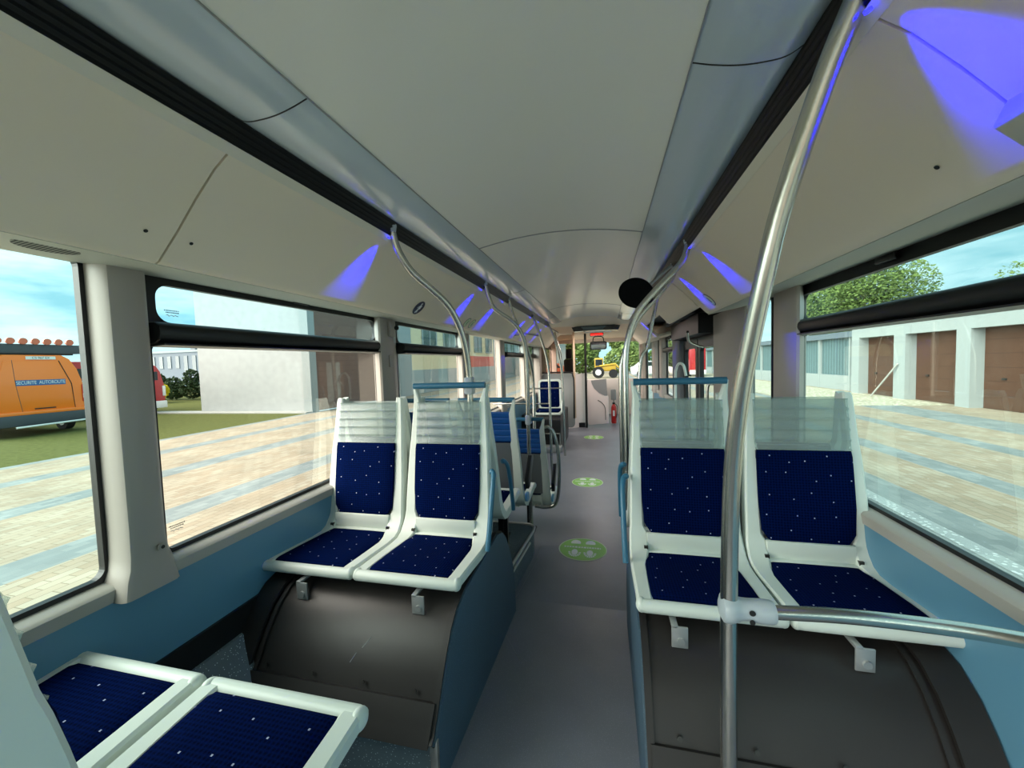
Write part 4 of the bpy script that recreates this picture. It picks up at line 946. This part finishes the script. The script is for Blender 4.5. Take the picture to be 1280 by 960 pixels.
for i, (x, y, h, w, mt) in enumerate(((-12, 70, 8.5, 4, 'leaf1'), (-4, 76, 9.0, 4.2, 'leaf4'), (3.5, 66, 8.5, 3.8, 'leaf4'), (10, 77, 10.0, 3.8, 'leaf1'), (15.5, 62, 9, 3.4, 'leaf1'))):
    tree(x, y, h, w, M[mt], ['green tree seen through the left part of the windscreen', 'pale green tree straight behind the interior mirror', 'pale green tree right of the mirror through the windscreen', 'bright green tree at the right of the windscreen', 'green tree seen through the front door glass'][i], 3500, .35, seed=20+i)
for i, (x, y) in enumerate(((-14, 85), (-9, 54), (-3, 58), (2.5, 55), (8, 55.5))):
    random.seed(60+i); t = thing('roadside_bush', ['leftmost', 'second from left', 'middle', 'second from right', 'rightmost'][i]+' of the leafy bushes seen through the windscreen', 'bush', (x, y, GZ))
    leaves('foliage', [(x, y, GZ+1.75, 2.5, 1.3, 1.7), (x+.8, y, GZ+2.6, 1.5, 1.1, 1.5)], 2600, .2, M['leaf4' if i % 2 else 'leaf1'], t)
# hedge row and yellow bush
for i in range(8):
    x = -34.5+i*1.62; y = 21.5+random.uniform(-.3, .3)
    t = thing('conifer_bush', 'dark green conifer in the hedge row by the white building', 'bush', (x, y, GZ), 'conifers in the hedge row')
    hh = 1.9+.35*math.sin(i*1.7)
    leaves('foliage', [(x, y, GZ+.06+hh*.38, .72, .72, hh*.36), (x, y, GZ+hh*.7, .5, .5, hh*.34)], 1400, .09, M['conifer'], t)
random.seed(4)
t = thing('yellow_bush', 'bright yellow flowering bush beside the red van', 'bush', (-28.2, 19.0, GZ))
leaves('foliage', [(-28.2, 19.0, GZ+.80, 1.0, .9, .70)], 2200, .07, M['leaf3'], t)

# orange van, its rear towards the bus
def wheel(c, r, w, par, ax=(0, 1, 0)):
    a = Vector(ax); c = Vector(c); o = disc('wheel', c, r, a, w, M['tyre'], par, seg=24); disc('hub', c-a*.006, r*.55, a, w+.012, M['gal'], o, seg=16)
VX, VYa, VYb = -17.8, 7.55, 10.05
van = thing('orange_van', 'orange service van with a blue lettered band, parked on the grass', 'van', (VX-2.5, 8.8, GZ))
bodysec = [(VYa+.02, .05), (VYa, .35), (VYa+.02, 1.1), (VYa+.20, 1.8), (VYa+.38, 2.14), (VYa+.58, 2.27), (VYb-.58, 2.27), (VYb-.38, 2.14), (VYb-.20, 1.8), (VYb-.02, 1.1), (VYb, .35), (VYb-.02, .05)]
extr('body', bodysec, 0, VX-5.2, VX, M['orange'], van, smooth=True, bevel=.05)
extr('tailgate', [(VYa+.40, .42), (VYb-.35, .42), (VYb-.40, 1.3), (VYb-.68, 2.08), (VYa+.56, 2.08), (VYa+.38, 1.3)], 0, VX-.01, VX+.018, M['orange'], van, bevel=.012)
tube('tailgate_seam', [(VX+.02, VYa+.40, .42), (VX+.02, VYb-.35, .42), (VX+.02, VYb-.40, 1.3), (VX+.02, VYb-.68, 2.08)], .012, M['ink'], van, seg=6)
tube('tailgate_seam', [(VX+.02, VYa+.88, .42), (VX+.02, VYa+.78, 1.3), (VX+.02, VYa+.74, 2.10)], .006, M['bumper'], van, seg=6)
bd = box('lettered_band', (VX+.016, VX+.024), (VYa+.78, VYb-.55), (1.28, 1.46), M['vblue'], van)
text('lettering', 'SECURITE  AUTOROUTE', .155, M['vwhite'], bd, frame((VX+.026, (VYa+VYb)/2+.115, 1.37), (0, 1, 0), (0, 0, 1)), sx=.68)
nb_ = box('number_plate', (VX+.012, VX+.028), (VYa+1.05, VYa+1.75), (2.12, 2.22), M['vwhite'], van)
text('plate_text', 'CS 967 EX', .095, M['ink'], nb_, frame((VX+.030, VYa+1.4, 2.17), (0, 1, 0), (0, 0, 1)))
box('rear_bumper', (VX-.2, VX+.10), (VYa-.02, VYb+.02), (.0, .36), M['bumper'], van, bevel=.04)
box('bumper_top', (VX-.1, VX+.08), (VYa+.0, VYb-.0), (.34, .46), M['orange'], van, bevel=.03)
tube('tow_bar', [(VX+.25, VYa+.6, -.02), (VX+.25, VYb-.25, .02)], .03, M['vwhite'], van)
box('tail_lamp', (VX-.06, VX+.03), (VYb-.13, VYb+.01), (.65, 1.25), M['lampred'], van, bevel=.02)
box('tail_lamp_lens', (VX-.05, VX+.035), (VYb-.12, VYb+.012), (.78, .92), M['vwhite'], van)
box('handle_plate', (VX+.018, VX+.03), (VYb-1.35, VYb-.85), (.50, .54), M['ink'], van)
for x in (VX-1.0, VX-4.2):
    wheel((x, VYb-.22, GZ+.33), .33, .22, van); wheel((x, VYa+.02, GZ+.33), .33, .22, van)
lbx = thing('light_bar', 'dark roof board with a row of round red lamps on the orange van', 'light bar', (VX-.2, 8.8, 2.30))
box('board', (VX-.35, VX-.1), (VYa-.3, VYb-.02), (2.32, 2.62), M['bumper'], lbx, bevel=.01)
for k in range(9): disc('lamp', (VX-.12, VYa-.05+k*.28, 2.71), .10, (1, 0, 0), .08, M['lampor'], lbx, seg=18)
box('rack', (VX-.3, VX-.15), (VYa-.2, VYb-.2), (2.27, 2.34), M['ink'], lbx)
# red vans
def red_van(x, y0, y1, z1, label, stripe):
    t = thing('red_van', label, 'van', (x-2.4, (y0+y1)/2, GZ))
    sec = [(y0+.02, -.05), (y0, .4), (y0+.02, 1.0), (y0+.16, z1-.3), (y0+.34, z1), (y1-.34, z1), (y1-.16, z1-.3), (y1-.02, 1.0), (y1, .4), (y1-.02, -.05)]
    extr('body', sec, 0, x-4.8, x, M['vred'], t, smooth=True, bevel=.05)
    box('rear_window', (x-.02, x+.012), (y0+.3, y1-.3), (z1-.72, z1-.3), M['wdark'], t)
    box('stripe', (x-.3, x+.014), (y0+.05, y1-.05), (z1-1.1, z1-.82), M['vwhite'], t) if stripe else None
    box('rear_bumper', (x-.1, x+.09), (y0, y1), (-.12, .22), M['vwhite'], t, bevel=.03)
    box('tail_lamp', (x-.1, x+.02), (y1-.13, y1+.01), (.45, .95), M['vwhite'], t, bevel=.02)
    for xx in (x-.9, x-3.9): wheel((xx, y1-.2, GZ+.33), .33, .21, t); wheel((xx, y0-.01, GZ+.33), .33, .21, t)
red_van(-21.3, 10.9, 12.75, 2.15, 'red van with a white stripe parked right behind the orange van', True)
red_van(-21.0, 12.95, 14.85, 1.95, 'red van with white bumper between the pillar and the yellow bush', False)
# wires
for i in range(3):
    o = tube('overhead_wire', [(-60, -30+i, 13+i*1.1), (-48, 20+i, 12.2+i*1.1), (-44, 60+i, 13.5+i*1.1)], .03, M['ink'], seg=5)
    tag(o, ['lowest', 'middle', 'highest'][i]+' of the thin dark wires crossing the sky at the left', 'wire', 'overhead wires')
# vehicles ahead
tr = thing('yellow_tractor', 'yellow machine with a big wheel seen through the windscreen', 'tractor', (-.2, 42, GZ))
box('bonnet', (-.2, 1.3), (42, 43.4), (.35, 1.0), M['yel'], tr, bevel=.12); box('cab', (-.9, .0), (42.2, 43.4), (.7, 1.75), M['yel'], tr, bevel=.08); box('cab_glass', (-.8, -.1), (42.18, 42.2), (.95, 1.6), M['wdark'], tr); tube('loader_arm', [(-.4, 41.95, .9), (1.2, 41.95, 1.1), (2.0, 41.95, .2)], .09, M['yel'], tr); box('bucket', (1.8, 2.3), (41.4, 42.8), (-.2, .35), M['yel'], tr, bevel=.05)
disc('wheel', (-.5, 41.9, .25), .6, (0, -1, 0), .3, M['tyre'], tr); disc('wheel_hub', (-.5, 41.58, .25), .3, (0, -1, 0), .05, M['vwhite'], tr)
disc('wheel', (1.0, 41.9, .1), .45, (0, -1, 0), .3, M['tyre'], tr)
car = thing('white_car', 'white car with dark windows parked ahead of the windscreen', 'car', (4.0, 42, GZ))
extr('body', [(3.0, -.1), (7.2, -.1), (7.3, .5), (6.3, .75), (5.6, 1.25), (4.0, 1.3), (3.3, .75), (2.9, .6)], 1, 44, 45.8, M['vwhite'], car, bevel=.06)
extr('side_windows', [(3.7, .75), (5.9, .75), (5.45, 1.17), (4.1, 1.2)], 1, 43.98, 44.0, M['wdark'], car)
for x in (3.8, 6.4): wheel((x, 43.95, GZ+.32), .32, .2, car)
oc = thing('brown_car', 'orange brown car at the far left of the windscreen', 'car', (-5.5, 45, GZ))
extr('body', [(-7.6, -.1), (-3.6, -.1), (-3.5, .5), (-4.4, .8), (-5.0, 1.3), (-6.6, 1.3), (-7.3, .8), (-7.7, .6)], 1, 45, 46.8, M['lampor'], oc, bevel=.06)
extr('side_windows', [(-6.9, .8), (-4.8, .8), (-5.15, 1.2), (-6.5, 1.2)], 1, 44.98, 45.0, M['wdark'], oc)
for x in (-6.8, -4.4): wheel((x, 44.95, GZ+.32), .32, .2, oc)
rt = thing('red_truck', 'red truck seen through the right middle door', 'truck', (8.6, 42, GZ))
box('body', (8.0, 9.4), (40, 45), (.1, 2.35), M['vred'], rt, bevel=.08); box('bumper', (8.0, 9.4), (39.9, 40.2), (-.1, .3), M['vwhite'], rt, bevel=.03)
wheel((8.0, 41.2, GZ+.45), .45, .3, rt, (1, 0, 0)); wheel((8.0, 44, GZ+.45), .45, .3, rt, (1, 0, 0))
bt = thing('blue_crane_truck', 'light blue and white lorry beyond the right side windows', 'truck', (8.6, 60, GZ))
box('body', (7.6, 9.8), (58, 64), (.8, 3.4), M['lblue'], bt, bevel=.08); box('chassis', (7.7, 9.7), (57.6, 64), (.1, .8), M['lampor'], bt)
wheel((7.6, 59, GZ+.5), .5, .3, bt, (1, 0, 0)); wheel((7.6, 62.5, GZ+.5), .5, .3, bt, (1, 0, 0))
